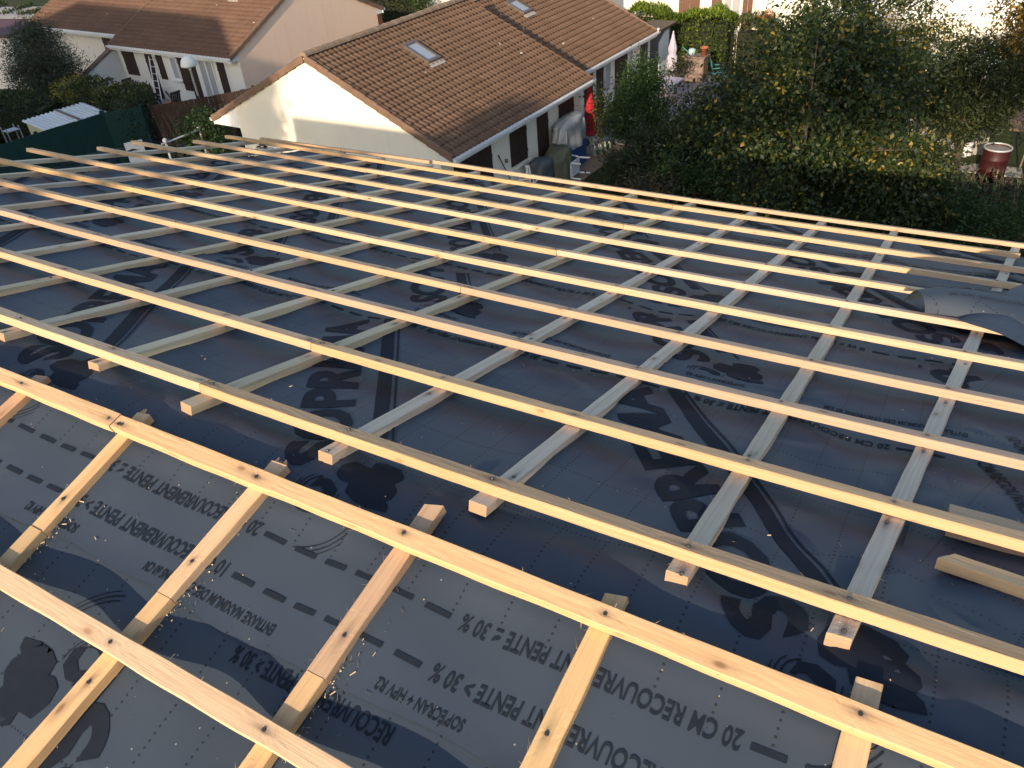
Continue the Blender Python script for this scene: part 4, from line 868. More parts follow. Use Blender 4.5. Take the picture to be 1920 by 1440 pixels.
tree('cherry_tree', 'tall thin tree with pale yellow twigs against the sunlit white house', 'tree', (11.6, 25.2), [((0, 0, 3.3), (1.2, 1.1, 1.6)), ((.9, -.8, 3.9), (.9, .8, .9)), ((-1.0, .3, 3.2), (1.1, 1., 1.5)), ((1.9, -.9, 3.2), (.8, .7, .6)), ((.2, .5, 1.6), (1.1, 1.1, 1.1)), ((-.7, -.2, 4.9), (.9, .8, .7))], 760, 16, .115, .06, L_APPLE, 1.2, .10, cr=.19, hue=(.6, .24), nbr=40, yellow=.10, gaps=.35, bark=M_TWIG)
tree('laurel_tree', 'rounded dark laurel tree with sunlit top in front of the white house end', 'tree', (13.5, 21.9), [((0, 0, 2.7), (1.3, 1.2, 1.15)), ((.9, -.3, 2.5), (.9, .9, 1.0)), ((-.9, .3, 2.3), (.9, .8, .9)), ((.1, .2, 1.6), (1.3, 1.1, .8))], 820, 18, .15, .048, L_LAUREL, 1.5, .10, cr=.18, hue=(.45, .22), nbr=34, yellow=.005, gaps=.4, droop=.1)
tree('shrub', 'dark bush in the shade between the fruit tree and the laurel', 'shrub', (11.0, 22.6), [((0, 0, 1.6), (1.1, 1.1, 1.3)), ((.3, .6, 2.5), (.8, .9, .9))], 330, 16, .12, .06, L_LAUREL, .9, .08, cr=.2, hue=(.36, .2), nbr=20)
tree('autumn_tree', 'orange brown tree branch hanging into the top right corner', 'tree', (16.2, 21.0), [((-3.2, -.6, 4.75), (.55, .55, .35)), ((-2.5, -.3, 4.6), (.7, .6, .5)), ((-1.9, -.4, 4.1), (.8, .6, .6)), ((-2.3, .2, 3.7), (.35, .4, .5)), ((-.6, .2, 4.7), (1.2, 1., .9)), ((.6, .3, 5.2), (1.3, 1.2, 1.1))], 480, 16, .12, .06, L_AUT, 3., .16, cr=.17, hue=(.55, .25), nbr=34, droop=.8)
tree('shrub', 'bright green upright shrub beside the red parasol at the house corner', 'shrub', (4.75, 25.2), [((0, 0, 1.4), (.85, .85, 1.2)), ((.5, .1, 1.6), (.6, .6, 1.1)), ((-.5, .2, 1.2), (.6, .6, .9)), ((.1, .1, 2.3), (.5, .5, .7))], 560, 18, .10, .048, L_GREEN, .3, .05, cr=.15, hue=(.55, .24), nbr=20, droop=-.6, group=None, leaders=[((.1, 0, 2.6), .6), ((.5, .2, 2.3), .5), ((-.3, .1, 2.2), .4)])
tree('shrub', 'thin dark leaved shrub with yellow tips against the cream corner wall by the red parasol', 'shrub', (3.6, 25.7), [((0, 0, 1.2), (.40, .38, .8)), ((-.1, .2, 1.9), (.35, .3, .35))], 110, 10, .08, .045, L_APPLE, .5, .03, cr=.13, hue=(.3, .22), nbr=16, yellow=.05)
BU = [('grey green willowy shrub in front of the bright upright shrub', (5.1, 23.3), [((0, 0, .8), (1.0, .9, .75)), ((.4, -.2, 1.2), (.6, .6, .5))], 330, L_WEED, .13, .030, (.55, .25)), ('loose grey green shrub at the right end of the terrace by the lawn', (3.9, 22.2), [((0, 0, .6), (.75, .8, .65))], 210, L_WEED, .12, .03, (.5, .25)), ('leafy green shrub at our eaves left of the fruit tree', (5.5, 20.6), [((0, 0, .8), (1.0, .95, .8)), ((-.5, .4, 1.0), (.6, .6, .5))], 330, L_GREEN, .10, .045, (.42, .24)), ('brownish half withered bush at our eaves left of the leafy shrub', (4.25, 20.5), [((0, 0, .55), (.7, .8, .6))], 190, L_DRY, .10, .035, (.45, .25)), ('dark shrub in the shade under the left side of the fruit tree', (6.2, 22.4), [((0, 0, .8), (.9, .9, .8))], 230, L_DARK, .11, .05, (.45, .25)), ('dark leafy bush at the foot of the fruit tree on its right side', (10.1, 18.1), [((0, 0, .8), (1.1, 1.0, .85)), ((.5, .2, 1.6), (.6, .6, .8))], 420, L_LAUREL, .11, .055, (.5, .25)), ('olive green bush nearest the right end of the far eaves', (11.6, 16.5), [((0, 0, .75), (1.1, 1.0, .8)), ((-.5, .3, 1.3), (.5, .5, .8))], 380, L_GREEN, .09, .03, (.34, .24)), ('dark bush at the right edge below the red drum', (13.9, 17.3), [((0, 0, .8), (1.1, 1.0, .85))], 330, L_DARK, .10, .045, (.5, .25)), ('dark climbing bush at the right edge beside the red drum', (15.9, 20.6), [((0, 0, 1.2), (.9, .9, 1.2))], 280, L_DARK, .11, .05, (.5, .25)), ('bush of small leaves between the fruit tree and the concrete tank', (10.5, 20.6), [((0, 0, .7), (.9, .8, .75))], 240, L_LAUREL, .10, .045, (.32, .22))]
for lab, p_, lb, nc, mt, ll_, lw_, hu in BU: tree('shrub', lab, 'shrub', p_, lb, nc, 15, ll_*1.15, lw_*1.15, mt, .25, .04, cr=.22, hue=hu, nbr=22, droop=-.2, gaps=.22, leaders=[((random.uniform(-.6, .6), random.uniform(-.6, .6), lb[0][0][2]+lb[0][1][2]*.5), random.uniform(.3, .8)) for _ in range(4)])
wl = [('tangled brown stalks between the fruit tree and the red drum', (11.9, 19.3), 1.1, 1.0, 150, 1.15, L_DRY), ('dry stalks in front of the red drum', (13.3, 18.9), .8, .7, 90, 1.0, L_DRY), ('yellowish broom bush before the concrete tank', (12.5, 22.2), .55, .5, 120, 1.0, L_HEDGE), ('thin green stalks rising between the bushes at the right end of our eaves', (12.6, 17.2), .8, .8, 70, 1.6, L_WEED)]
for lab, p_, rx, ry, n, h, mt in wl: weeds('weeds', lab, 'weeds', p_, rx, ry, n, h, mt, group=None, leafy=18, ll=.11, lw=.032)
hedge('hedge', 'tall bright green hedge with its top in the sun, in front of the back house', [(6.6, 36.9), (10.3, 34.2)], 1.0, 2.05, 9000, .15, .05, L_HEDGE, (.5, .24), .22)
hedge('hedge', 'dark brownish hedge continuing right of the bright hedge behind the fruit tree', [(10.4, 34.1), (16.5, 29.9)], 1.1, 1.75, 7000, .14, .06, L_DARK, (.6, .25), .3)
tree('shrub', 'rounded golden orange bush before the back house', 'shrub', (11.7, 35.6), [((0, 0, 1.4), (1.3, 1.1, 1.0))], 230, 12, .10, .05, L_AUT, .4, .06, cr=.17, hue=(.45, .25), nbr=12)
tree('shrub', 'small bush of red orange flowers beside the golden bush', 'shrub', (11.45, 33.9), [((0, 0, 1.9), (.38, .38, .35))], 45, 12, .08, .05, L_RED, 1.6, .03, cr=.1, hue=(.75, .25), nbr=10)
tree('shrub', 'green bush with pale tips behind the fruit tree top, before the back house', 'shrub', (13.0, 31.8), [((0, 0, 1.7), (1.2, 1.1, 1.5)), ((.9, -.5, 1.5), (.9, .9, 1.2))], 260, 12, .11, .055, L_LAUREL, .6, .06, cr=.2, hue=(.6, .25), nbr=30)
tree('shrub', 'dark clipped bush behind the eaves end of the lower terraced house', 'shrub', (5.7, 36.3), [((0, 0, 1.2), (.9, .8, 1.0))], 130, 12, .1, .05, L_DARK, .4, .06, cr=.17, nbr=10)
# left side
tree('olive_tree', 'grey green olive tree at the left in front of the far brown roofed house', 'tree', (-19.0, 36.9), [((0, 0, 2.3), (1.35, 1.3, 1.35)), ((.5, -.3, 1.6), (1.5, 1.3, 1.1)), ((-.7, .3, 1.6), (1.1, 1.1, 1.1)), ((.2, .2, 3.1), (.7, .7, .7))], 980, 18, .13, .034, L_GREY, .8, .12, cr=.2, hue=(.5, .25), nbr=24, droop=-.2, leaders=[((.1, 0, 3.3), .7), ((-.6, .2, 2.9), .5)])
hedge('hedge', 'dark garden hedge along the left edge below the olive tree', [(-22.4, 33.4), (-19.3, 32.9), (-16.9, 32.2)], 1.9, 1.6, 8000, .11, .055, L_DARK, (.45, .26), .3)
hedge('hedge', 'dark rounded hedge behind the metal shed, right of the yellow bush', [(-16.2, 33.3), (-14.2, 32.0), (-12.9, 30.6)], 1.5, 1.75, 7000, .11, .055, L_LAUREL, (.35, .24), .32)
hedge('hedge', 'low dark hedge behind the green fence at the far left edge', [(-21.5, 27.9), (-18.2, 29.3)], 1.3, 1.5, 5000, .11, .055, L_DARK, (.4, .25), .3)
tree('shrub', 'bush covered with yellow flowers behind the metal shed', 'shrub', (-16.3, 33.2), [((0, 0, 1.75), (.75, .6, .38))], 130, 11, .08, .05, L_YEL, 1., .04, cr=.14, hue=(.5, .3), nbr=10)
tree('shrub', 'green bush with white blossom at the left corner of the cream gable house', 'shrub', (-10.25, 28.9), [((0, 0, .9), (1.0, .9, .85))], 200, 12, .10, .055, L_GREEN, .3, .05, cr=.17, hue=(.4, .22), nbr=12)
tree('ivy', 'climber hanging over the right end of the green fence', 'climber', (-12.75, 29.25), [((0, 0, 1.3), (.45, .35, .9)), ((-.1, 0, .6), (.35, .3, .6))], 90, 11, .09, .06, L_DARK, .6, .03, cr=.15, hue=(.5, .25), nbr=10)
weeds('weeds', 'dry creepers standing before the dark brown fence', 'weeds', (-11.4, 29.3), .7, .25, 30, 1.6, L_DRY, leafy=7, ll=.08, lw=.03)
hedge('hedge', 'dark hedge behind the peach gable house beside the carport post', [(-7.5, 50.2), (-2.8, 47.4)], 1.6, 3.2, 6000, .2, .09, L_DARK, (.5, .25), .3)
hedge('hedge', 'dark hedge at the top left corner above the red wall', [(-33., 55.), (-23., 50.5)], 2.5, 1.8, 5000, .22, .11, L_DARK, (.45, .25), .4)
tree('shrub', 'light green bush behind the ridge at the top centre', 'shrub', (-3.0, 46.5), [((0, 0, 2.0), (.7, .7, 1.2))], 120, 11, .12, .06, L_GREEN, .5, .05, cr=.2, hue=(.7, .2), nbr=10)
# trees out of the photo that throw the dappled shade on the cream gable and roof, the last one added only to shade the garden
tree('shade_tree', 'tall tree out of the photo at the left that dapples the gable wall', 'tree', (-19., 1.0), [((0, 0, 12.2), (.9, .9, 1.3)), ((.7, .5, 12.9), (.5, .6, .6)), ((.6, .4, 11.4), (.6, .6, .6)), ((-.8, -.5, 11.6), (.8, .8, 1.2))], 300, 12, .2, .11, L_DARK, 9., .2, cr=.27, nbr=20)
tree('shade_tree', 'slim tree out of the photo whose top shades a patch of the brown roof', 'tree', (-11.7, -.9), [((0, 0, 11.7), (.55, .55, .7))], 110, 12, .2, .11, L_DARK, 10., .16, cr=.2, nbr=10)
tree('shade_tree', 'added unseen tree behind our row, its high crown shaped to dapple the garden', 'tree', (-15.2, -11.), [((4.3, .6, 15.8), (1.6, 1.1, .75)), ((5.0, .6, 16.6), (.9, .8, .6)), ((8.6, 0, 15.7), (1.4, 1.1, .75)), ((7.9, .1, 16.9), (.8, .7, .6)), ((12.2, -.3, 16.2), (1.6, 1.1, .75)), ((12.9, -.3, 17.0), (.9, .8, .6)), ((1.2, .2, 15.8), (1.5, 1.2, 1.0))], 720, 12, .22, .12, L_DARK, 14.9, .3, cr=.3, nbr=30)
# grass on the lawn by the terrace
n = 9000; P = np.stack([RNG.uniform(1.2, 7.2, n), RNG.uniform(19.5, 29.5, n), np.full(n, .0)], -1); P = P[((P[:, :2]-np.array(H2.o[:2]))@np.array([-H2.G[0], -H2.G[1]])) > .75]; arr = []; leaves(arr, P, RNG.normal(size=P.shape)*V3(.5, .5, .1)+V3(0, 0, 1), RNG.uniform(.05, .13, len(P)), np.full(len(P), .02), RNG.normal(.45, .25, len(P)))
gt = thing('tmp', (0, 0, 0), None, None); o = build_leaves('lawn_grass', arr, L_GREEN, gt); o.parent = None; bpy.data.objects.remove(gt); tag(o, 'short green lawn beside the paved terrace strip', 'grass', kind='stuff')
# ================================================================== things in the gardens
M_RESIN = plain('white_resin', (.74, .75, .76), .4, .4, 0, .04); M_DKWOOD = plain('dark_teak', (.06, .045, .035), .6, .3, 0, .2); M_BLACK = plain('black_plastic', (.025, .025, .028), .45, .4); M_GREENF = plain('green_screen', (.009, .036, .034), .8, .2, 0, .12, 2)
M_BROWNF = plain('dark_brown_boards', (.06, .038, .03), .85, .15, 0, .3, 5); M_STEEL = plain('galvanised', (.42, .43, .44), .4, .5, .4); M_ALU = plain('light_aluminium', (.6, .6, .6), .35, .5, .3)
M_PAVE = plain('tan_paving', (.30, .22, .155), .9, .2, 0, .2, 3, .3); M_CONC = plain('grey_concrete', (.36, .34, .31), .9, .2, 0, .22, 3, .3); M_RED = plain('red_canvas', (.42, .03, .045), .8, .1, 0, .1); M_LILAC = plain('pale_canvas', (.48, .44, .52), .85, .1, 0, .08)
M_TARP = plain('grey_tarpaulin', (.33, .35, .36), .4, .5, 0, .3, 4, .9); M_BLUE = plain('blue_plastic', (.03, .09, .24), .5, .4); M_OLIVE = plain('olive_tarpaulin', (.13, .135, .085), .7, .3, 0, .3, 4, .9); M_DKTARP = plain('charcoal_cover', (.075, .085, .095), .5, .5, 0, .3, 4, .9)
M_TERRA = plain('terracotta', (.36, .13, .065), .8, .2, 0, .15); M_CRATE = plain('grey_brown_wood', (.20, .15, .12), .85, .2, 0, .25, 5); M_TEAL = plain('teal_plastic', (.04, .17, .19), .5, .4); M_GLOBE = plain('opal_lamp_shade', (.8, .78, .72), .4, .4, 0, .03); M_BOTTLE = plain('pale_green_plastic', (.40, .46, .42), .35, .5)
def strip(name, pts, z, label=None, mat=None):
    mb = MB(); n = len(pts); v = [V3(p[0], p[1], z) for p in pts]+[V3(p[0], p[1], -.1) for p in pts]
    mb.add(v, [tuple(range(n))]+[(i, i+n, (i+1) % n+n, (i+1) % n) for i in range(n)]); f = mb.f
    a, b_2, c = [np.array(mb.v[i]) for i in f[0][:3]]
    if np.cross(b_2-a, c-b_2)[2] < 0: mb.f = [q_[::-1] for q_ in f]
    tag(mb.build(name, mat), label, kind='structure')
strip('terrace', [H2.p(1, .45, 0), H2.p(8.3, .45, 0), H2.p(8.3, -.85, 0), H2.p(1, -.85, 0)], .05, None, M_PAVE)
strip('terrace', [H2b.p(8.5, .45, 0), H2b.p(17.5, .45, 0), H2b.p(17.5, -2.2, 0), H2b.p(8.5, -2.2, 0)], .045, None, plain('grey_lilac_paving', (.30, .26, .26), .9, .2, 0, .25, 3))
strip('terrace', [H3.p(2.2, .45, 0), H3.p(8.1, .45, 0), H3.p(8.1, -1.7, 0), H3.p(2.2, -1.4, 0)], .05, None, plain('grey_paving', (.36, .33, .29), .9, .2, 0, .2, 3))
strip('path', [V3(13.2, 22.6, 0), V3(15.2, 21.4, 0), V3(14.9, 20.8, 0), V3(12.9, 22.0, 0)], .05, None, M_CONC)
strip('path', [V3(18.6, 28.0, 0), V3(23, 25.0, 0), V3(21, 21.5, 0), V3(16.6, 24.5, 0)], .045, None, plain('brown_paving', (.20, .13, .09), .9, .2, 0, .25, 3))

def fence(name, pts, h, mat, label, post=.09, slat=.14, pmat=None):
    root = thing(name, V3(*pts[0], 0), label, 'fence')
    for a, b in zip(pts[:-1], pts[1:]):
        a = V3(*a, 0); b = V3(*b, 0); L = np.linalg.norm(b-a); t = (b-a)/L; s = V3(-t[1], t[0], 0); mb = MB(); n = int(L/slat)
        for i in range(n): mb.box(a+t*(L*i/n+.004)-s*.012+ez*.04, t*(L/n-.008), s*.024, ez*(h-.04+random.uniform(-.012, .012)))
        for z_ in (.3, h-.35): mb.box(a+s*.013+ez*z_, t*L, s*.04, ez*.07)
        mb.build('panel', mat, root); k = max(1, int(L/2.2))
        for i in range(k+1):
            mb = MB(); mb.box(a+t*(L*i/k-post/2)+s*.055, t*post, s*post, ez*(h+.05)); mb.build('post', pmat or mat, root)
    return root
fence('green_fence', [(-19.6, 21.7), (-13.45, 28.8), (-12.25, 29.2)], 1.9, M_GREENF, 'dark green closed garden fence below the shed at the left edge', slat=.5)
fence('brown_fence', [(-12.2, 29.75), (-10.5, 30.15), (-8.65, 31.0)], 1.75, M_BROWNF, 'dark brown board fence between the lamp post and the cream gable house', slat=.16)
# metal shed with a ribbed roof
sx = V3(.64, .768, 0); sy = V3(.768, -.64, 0)
sh = thing('garden_shed', (-16., 30.2, 0), 'small cream metal shed with a white ribbed roof behind the green fence', 'shed'); so_ = V3(-16.85, 29.95, 0)
mb = MB(); mb.prism([so_+sy*.06+ez*0, so_+sy*1.44, so_+sy*1.44+ez*1.36, so_+sy*.06+ez*1.49], sx*2.2+sx*0); mb.build('wall', plain('cream_metal', (.62, .55, .34), .5, .4), sh)
mb = MB(); nr = 14
for i in range(nr):
    u0 = -.08+2.38*i/nr; p0 = so_+sx*u0+sy*-.05+ez*1.55; mb.box(p0, sx*(2.38/nr), sy*1.62+ez*-.14, ez*.02); mb.box(p0+sx*.03+ez*.021, sx*.05, sy*1.62+ez*-.14, ez*.03)
mb.build('roof', plain('white_sheet_metal', (.66, .66, .64), .45, .5, 0, .15, 3), sh)
mb = MB(); mb.box(so_+sx*1.15+sy*-.06+ez*1.605, sx*.12, sy*1.64+ez*-.142, ez*.02); mb.build('flashing', M_CRATE, sh)
mb = MB(); rk = V3(-17.6, 29.6, 0)
for a in (0, .45):
    for c in (0, .4): mb.tube([rk+sx*a+sy*c, rk+sx*a+sy*c+ez*1.5], .02, 6)
for z_ in (.4, .9, 1.35): mb.box(rk+ez*z_, sx*.45, sy*.4, ez*.03)
tag(mb.build('metal_rack', M_STEEL), 'grey metal rack standing at the left end of the shed', 'rack')

# lamp posts
lp = thing('street_lamp', (-11.36, 32.72, 0), 'short street lamp with a white dome shade before the left house', 'lamp')
mb = MB(); mb.lathe((-11.36, 32.72, 0), [(.08, 0), (.075, .4), (.045, .5), (.04, 2.2), (.05, 2.25), (.02, 2.3)], 10); mb.build('post', plain('grey_lamp_post', (.42, .40, .36), .5, .4), lp, True)
mb = MB(); mb.lathe((-11.36, 32.72, 0), [(.05, 2.18), (.06, 2.3), (.30, 2.32), (.31, 2.36), (.27, 2.52), (.2, 2.62), (.08, 2.69), (.001, 2.7)], 18); mb.build('lamp_shade', M_GLOBE, lp, True)
mb = MB(); mb.lathe((-4.77, 49.76, 0), [(.09, 0), (.07, 1.), (.055, 6.), (.001, 6.02)], 8); tag(mb.build('lamp_pole', M_PVC), 'thin white pole standing before the dark hedge at the top centre', 'pole')
mb = MB(); mb.tube([V3(-11.1, 31.0, 0), V3(-11.9, 31.0, 1.9)], .03, 6); tag(mb.build('wooden_stake', M_DKWOOD), 'leaning dark wooden stake left of the street lamp', 'stake')
rl = thing('pipe_rail', (-10.8, 28.3, 0), 'white pipe rail on two posts beyond the left end of the roof', 'rail'); mb = MB(); mb.tube([V3(-11.3, 27.6, 1.0), V3(-10.25, 29.0, 1.0)], .035, 8); mb.build('rail', M_ALU, rl)
for p_ in ((-11.2, 27.73), (-10.33, 28.89)): mb = MB(); mb.lathe((*p_, 0), [(.045, 0), (.045, 1.04), (.08, 1.05), (.08, 1.12), (.03, 1.16), (.001, 1.17)], 10); mb.build('post', M_ALU, rl)
mb = MB(); mb.box(V3(-13.0, 28.55, .0), V3(.55, .3, 0), V3(-.02, .04, 0), ez*.85); tag(mb.build('leaning_panel', M_PVC), 'white panel standing at the foot of the green fence, right end', 'panel')

def legs4(root, c, w, d, h, r, mat, rz=0, z0=.05, splay=.02):
    x = V3(math.cos(rz), math.sin(rz), 0); y = V3(-math.sin(rz), math.cos(rz), 0)
    for a in (-1, 1):
        for b in (-1, 1):
            mb = MB(); p = np.asarray(c, float)+x*a*w/2+y*b*d/2; mb.tube([p+x*a*splay+y*b*splay+ez*z0, p+ez*h], r, 6); mb.build('leg', mat, root)
def garden_chair(label, loc, rz, mat, group=None, arms=True, seatmat=None, h=.9):
    root = thing('garden_chair', (*loc, .05), label, 'chair', group); c = V3(*loc, 0); x = V3(math.cos(rz), math.sin(rz), 0); y = V3(-math.sin(rz), math.cos(rz), 0)   # y = facing
    legs4(root, c, .46, .44, .42, .02, mat, rz); mb = MB(); mb.box(c-x*.25-y*.24+ez*.42, x*.5, y*.5, ez*.035); mb.build('seat', seatmat or mat, root)
    mb = MB(); n = 5
    for i in range(n): mb.box(c-x*.24+x*.48*i/n+y*-.24+ez*.455, x*(.48/n-.025), y*.03, ez*(h-.5)+y*-.1)
    mb.box(c-x*.25-y*.345+ez*(h-.05), x*.5, y*.035, ez*.08); mb.build('backrest', mat, root)
    if arms:
        for a in (-1, 1): mb = MB(); mb.tube([c+x*a*.26-y*.28+ez*.66, c+x*a*.27+y*.05+ez*.67, c+x*a*.26+y*.24+ez*.64, c+x*a*.25+y*.25+ez*.43], .022, 6); mb.build('armrest', mat, root, True)
    return root
def table(label, loc, rz, w, d, h, mat, name='garden_table'):
    root = thing(name, (*loc, .05), label, 'table'); c = V3(*loc, 0); x = V3(math.cos(rz), math.sin(rz), 0); y = V3(-math.sin(rz), math.cos(rz), 0); legs4(root, c, w-.12, d-.12, h, .025, mat, rz); mb = MB(); mb.box(c-x*w/2-y*d/2+ez*h, x*w, y*d, ez*.04); mb.build('table_top', mat, root); return root
def draped(name, label, cat, s, g, h_, H=H2, w=.8, d=.6, hh=1., mat=None, round_=.25, seed=0, z0=.05, top=None):
    """cloth pulled over something: superellipse rings with hanging folds, widening to the hem"""
    c = H.p(s, g, 0); nu, nv = 36, 9; vs = []; x, y = H.L, H.G
    for j in range(nv+1):
        t = j/nv
        for i in range(nu):
            a = 2*PI*i/nu; ca, sa = math.cos(a), math.sin(a); e = .55; k = (abs(ca)**(2/e)+abs(sa)**(2/e))**(-e/2); fold = 1+(.03+.12*t)*math.sin(7*a+seed+2*math.sin(2*a+seed))+.07*t*math.sin(13*a+seed*2)+.05*math.sin(3*a+6*t+seed); r = k*fold*(.93+.14*t) if j else k*.80
            zz = z0+(hh-z0)*(1-max(0, t-.02)**1.0)+.015*math.sin(5*a+seed)*(1-t)-.05*(math.sin(7*a+seed*3)*t)*0
            vs.append(c+x*ca*k*0+x*(ca*r*w/2)+y*(sa*r*d/2)+ez*max(z0, zz+(top(ca*r*w/2) if top else 0)*(1-t)))
    fs = [(j*nu+i, (j+1)*nu+i, (j+1)*nu+(i+1) % nu, j*nu+(i+1) % nu) for j in range(nv) for i in range(nu)]; mb = MB(); o0 = len(vs); vs.append(c+ez*(hh+.03+(top(0) if top else 0))); fs += [(i, (i+1) % nu, o0) for i in range(nu)]; fs = [f[::-1] for f in fs]
    mb.add(vs, fs); o = mb.build(name, mat, None, True, loc=c); tag(o, label, cat); return o
fold = math.atan2(H2.L[1], H2.L[0])
garden_chair('white resin armchair on the terrace nearest our eaves, left of the covered barbecue', H2.p(3.35, -.1, 0)[:2], fold+PI/2+.2, M_RESIN)
draped('covered_barbecue', 'barbecue under a charcoal cover beside the white armchair', 'barbecue', 3.95, -.15, 0, w=.75, d=.62, hh=1.02, mat=M_DKTARP, seed=1)
draped('covered_furniture', 'garden furniture heaped under an olive tarpaulin right of the charcoal cover', 'covered furniture', 4.75, -.2, 0, w=.95, d=.75, hh=1.0, mat=M_OLIVE, seed=2.4, top=lambda u: .12*math.sin(6*u))
sw = thing('covered_swing_seat', H2.p(6.0, .05, 0), 'swing seat half wrapped in a silver grey tarpaulin, blue below', 'swing seat')
def ondr(o, par, nm): o.name = nm; o.parent = par; o.location = Vector(o.location)-par.location; [o.__delitem__(k) for k in list(o.keys())]
o = draped('tarpaulin', 'x', 'x', 5.95, .05, 0, w=1.45, d=.62, hh=1.62, mat=M_TARP, seed=.7, z0=.75, top=lambda u: .10*u); ondr(o, sw, 'tarpaulin')
mb = MB(); mb.box(H2.p(5.4, -.25, .1), H2.L*1.15, H2.G*.5, ez*.75); mb.build('seat_body', M_BLUE, sw)
legs4(sw, H2.p(5.95, .05, 0), 1.1, .5, 1.5, .025, M_STEEL, fold)
ut = thing('plastic_chair', H2.p(5.2, -.6, .1), 'white plastic chair tipped over on its front at the edge of the terrace', 'chair'); c = H2.p(5.2, -.6, .1); X, Y = H2.L, -H2.G
mb = MB(); mb.box(c-X*.28-Y*.02+ez*.08, X*.52, Y*.035, ez*.46); mb.build('seat', M_RESIN, ut); mb = MB(); mb.box(c-X*.30-Y*.40+ez*.06, X*.035, Y*.40, ez*.46); mb.build('backrest', M_RESIN, ut)
for a in (-.27, .25):
    for z_ in (.06, .54): mb = MB(); mb.tube([c+X*a+Y*.015+ez*z_, c+X*a*1.12+Y*.36+ez*(z_+.03)], [.03, .024], 6); mb.build('leg', M_RESIN, ut)
for z_ in (.1, .56): mb = MB(); mb.tube([c-X*.28-Y*.38+ez*z_, c-X*.05-Y*.42+ez*(z_+.04), c+X*.2-Y*.22+ez*(z_+.03), c+X*.24-Y*.02+ez*z_], .026, 6); mb.build('armrest', M_RESIN, ut)
def parasol(label, base, h, mat, r=.14):
    root = thing('closed_parasol', (*base, .05), label, 'parasol'); c = V3(*base, 0); mb = MB(); mb.tube([c+ez*.05, c+ez*(h+.06)], .02, 8); mb.build('pole', M_PVC, root)
    mb = MB(); mb.lathe(c, [(.24, .05), (.24, .11), (.05, .14), (.04, .3)], 16); mb.build('base', M_CONC, root)
    mb = MB(); nu, nv = 24, 14; vs = []
    for j in range(nv+1):
        t = j/nv; rr = (.03+r*min(1, t*2.2)*(1-.38*math.exp(-((t-.55)/.06)**2)))*(1+.25*max(0, t-.7))
        for i in range(nu): a = 2*PI*i/nu; q_ = rr*(1+.28*math.cos(8*a)*min(1, t*1.5)); vs.append(c+V3(q_*math.cos(a), q_*math.sin(a), h-t*(h-.62)+.02*math.cos(8*a)*t))
    fs = [(j*nu+i, (j+1)*nu+i, (j+1)*nu+(i+1) % nu, j*nu+(i+1) % nu) for j in range(nv) for i in range(nu)]; mb.add(vs, [f[::-1] for f in fs]); mb.build('canopy', mat, root, True); mb = MB(); mb.lathe(c, [(r*.72, h-.55*(h-.62)-.025), (r*.75, h-.55*(h-.62)+.025)], 16); mb.build('strap', M_BLACK, root); return root
parasol('red closed parasol standing against the cream wall at the end of the terrace', H2.p(7.45, .1, 0)[:2], 2.25, M_RED)
parasol('pale lilac closed parasol at the far end of the lower terraced house', H2b.p(15.35, -.35, 0)[:2], 2.0, M_LILAC)
mb = MB(); dp = H2.p(7.95, .2, .1); mb.tube([dp+H2.G*.0-H2.G*.03, dp-H2.G*.06], .0, 6); mb = MB()
ring = lambda r, o_: [dp+ez*.33+H2.L*r*math.cos(a)+ez*r*math.sin(a)+H2.G*o_ for a in np.linspace(0, 2*PI, 25)[:-1]]
mb.prism(ring(.32, .05), -H2.G*.05); mb.prism(ring(.24, -.003), -H2.G*.03); tag(mb.build('round_table_top', M_RESIN), 'white round table top leaning on the wall beside the red parasol', 'table top')
for k in range(6):
    p_ = H2.p(7.25+.15*k+random.uniform(-.03, .03), -.18-.14*(k % 2), .05); mb = MB(); hh = random.uniform(.26, .34); mb.lathe(p_, [(.055, 0), (.06, .02), (.06, hh*.62), (.022, hh*.85), (.022, hh), (.001, hh)], 10); tag(mb.build('plastic_bottle', M_BOTTLE, None, True), 'pale green plastic bottle in the cluster at the foot of the red parasol', 'bottle', 'bottles at the foot of the red parasol')
mb = MB(); mb.tube([H2.p(2.95, -.05, .05), H2.p(2.6, .42, 1.55)], .018, 6); tag(mb.build('broom_handle', M_BLACK), 'thin dark broom handle leaning on the cream wall', 'broom')
# far terrace
fs_ = thing('garden_cupboard', H2b.p(16.4, .6, 0), 'white panelled door of a dark framed lean-to beyond the lilac parasol', 'shed'); mb = MB()
mb.box(H2b.p(15.75, .5, 0), H2b.L*1.3, H2b.G*.8, ez*1.9); mb.build('wall', plain('dark_grey_boards', (.10, .105, .11), .8), fs_); mb = MB(); mb.prism([H2b.p(15.9, .497, .05), H2b.p(16.8, .497, .05), H2b.p(16.8, .497, 1.8), H2b.p(16.4, .497, 1.78), H2b.p(15.9, .497, 1.45)], -H2b.G*.04); mb.build('door', plain('pale_blue_white', (.70, .76, .80), .5), fs_); mb = MB(); mb.box(H2b.p(15.6, .3, 1.92), H2b.L*1.6, H2b.G*1.1, ez*.08); mb.build('roof', M_DKWOOD, fs_)
cb = thing('wooden_cabinet', (8.45, 32.75, 0), 'weathered wooden cabinet with drawers in front of the bright hedge', 'cabinet'); ca_ = fold+PI/2+.5
mb = MB(); mb.cbox((8.45, 32.75, .05), .85, .5, .95, fold-PI/2); mb.build('body', M_CRATE, cb)
for z_ in (.12, .42, .72): mb = MB(); mb.cbox(V3(8.45, 32.75, z_)-V3(*EV, 0)*.26, .78, .03, .24, fold-PI/2); mb.build('drawer', plain('drawer_front', (.26, .19, .16), .8), cb)
mb = MB(); mb.cbox((8.45, 32.75, 1.0), .95, .6, .05, fold-PI/2); mb.build('top', M_CRATE, cb)
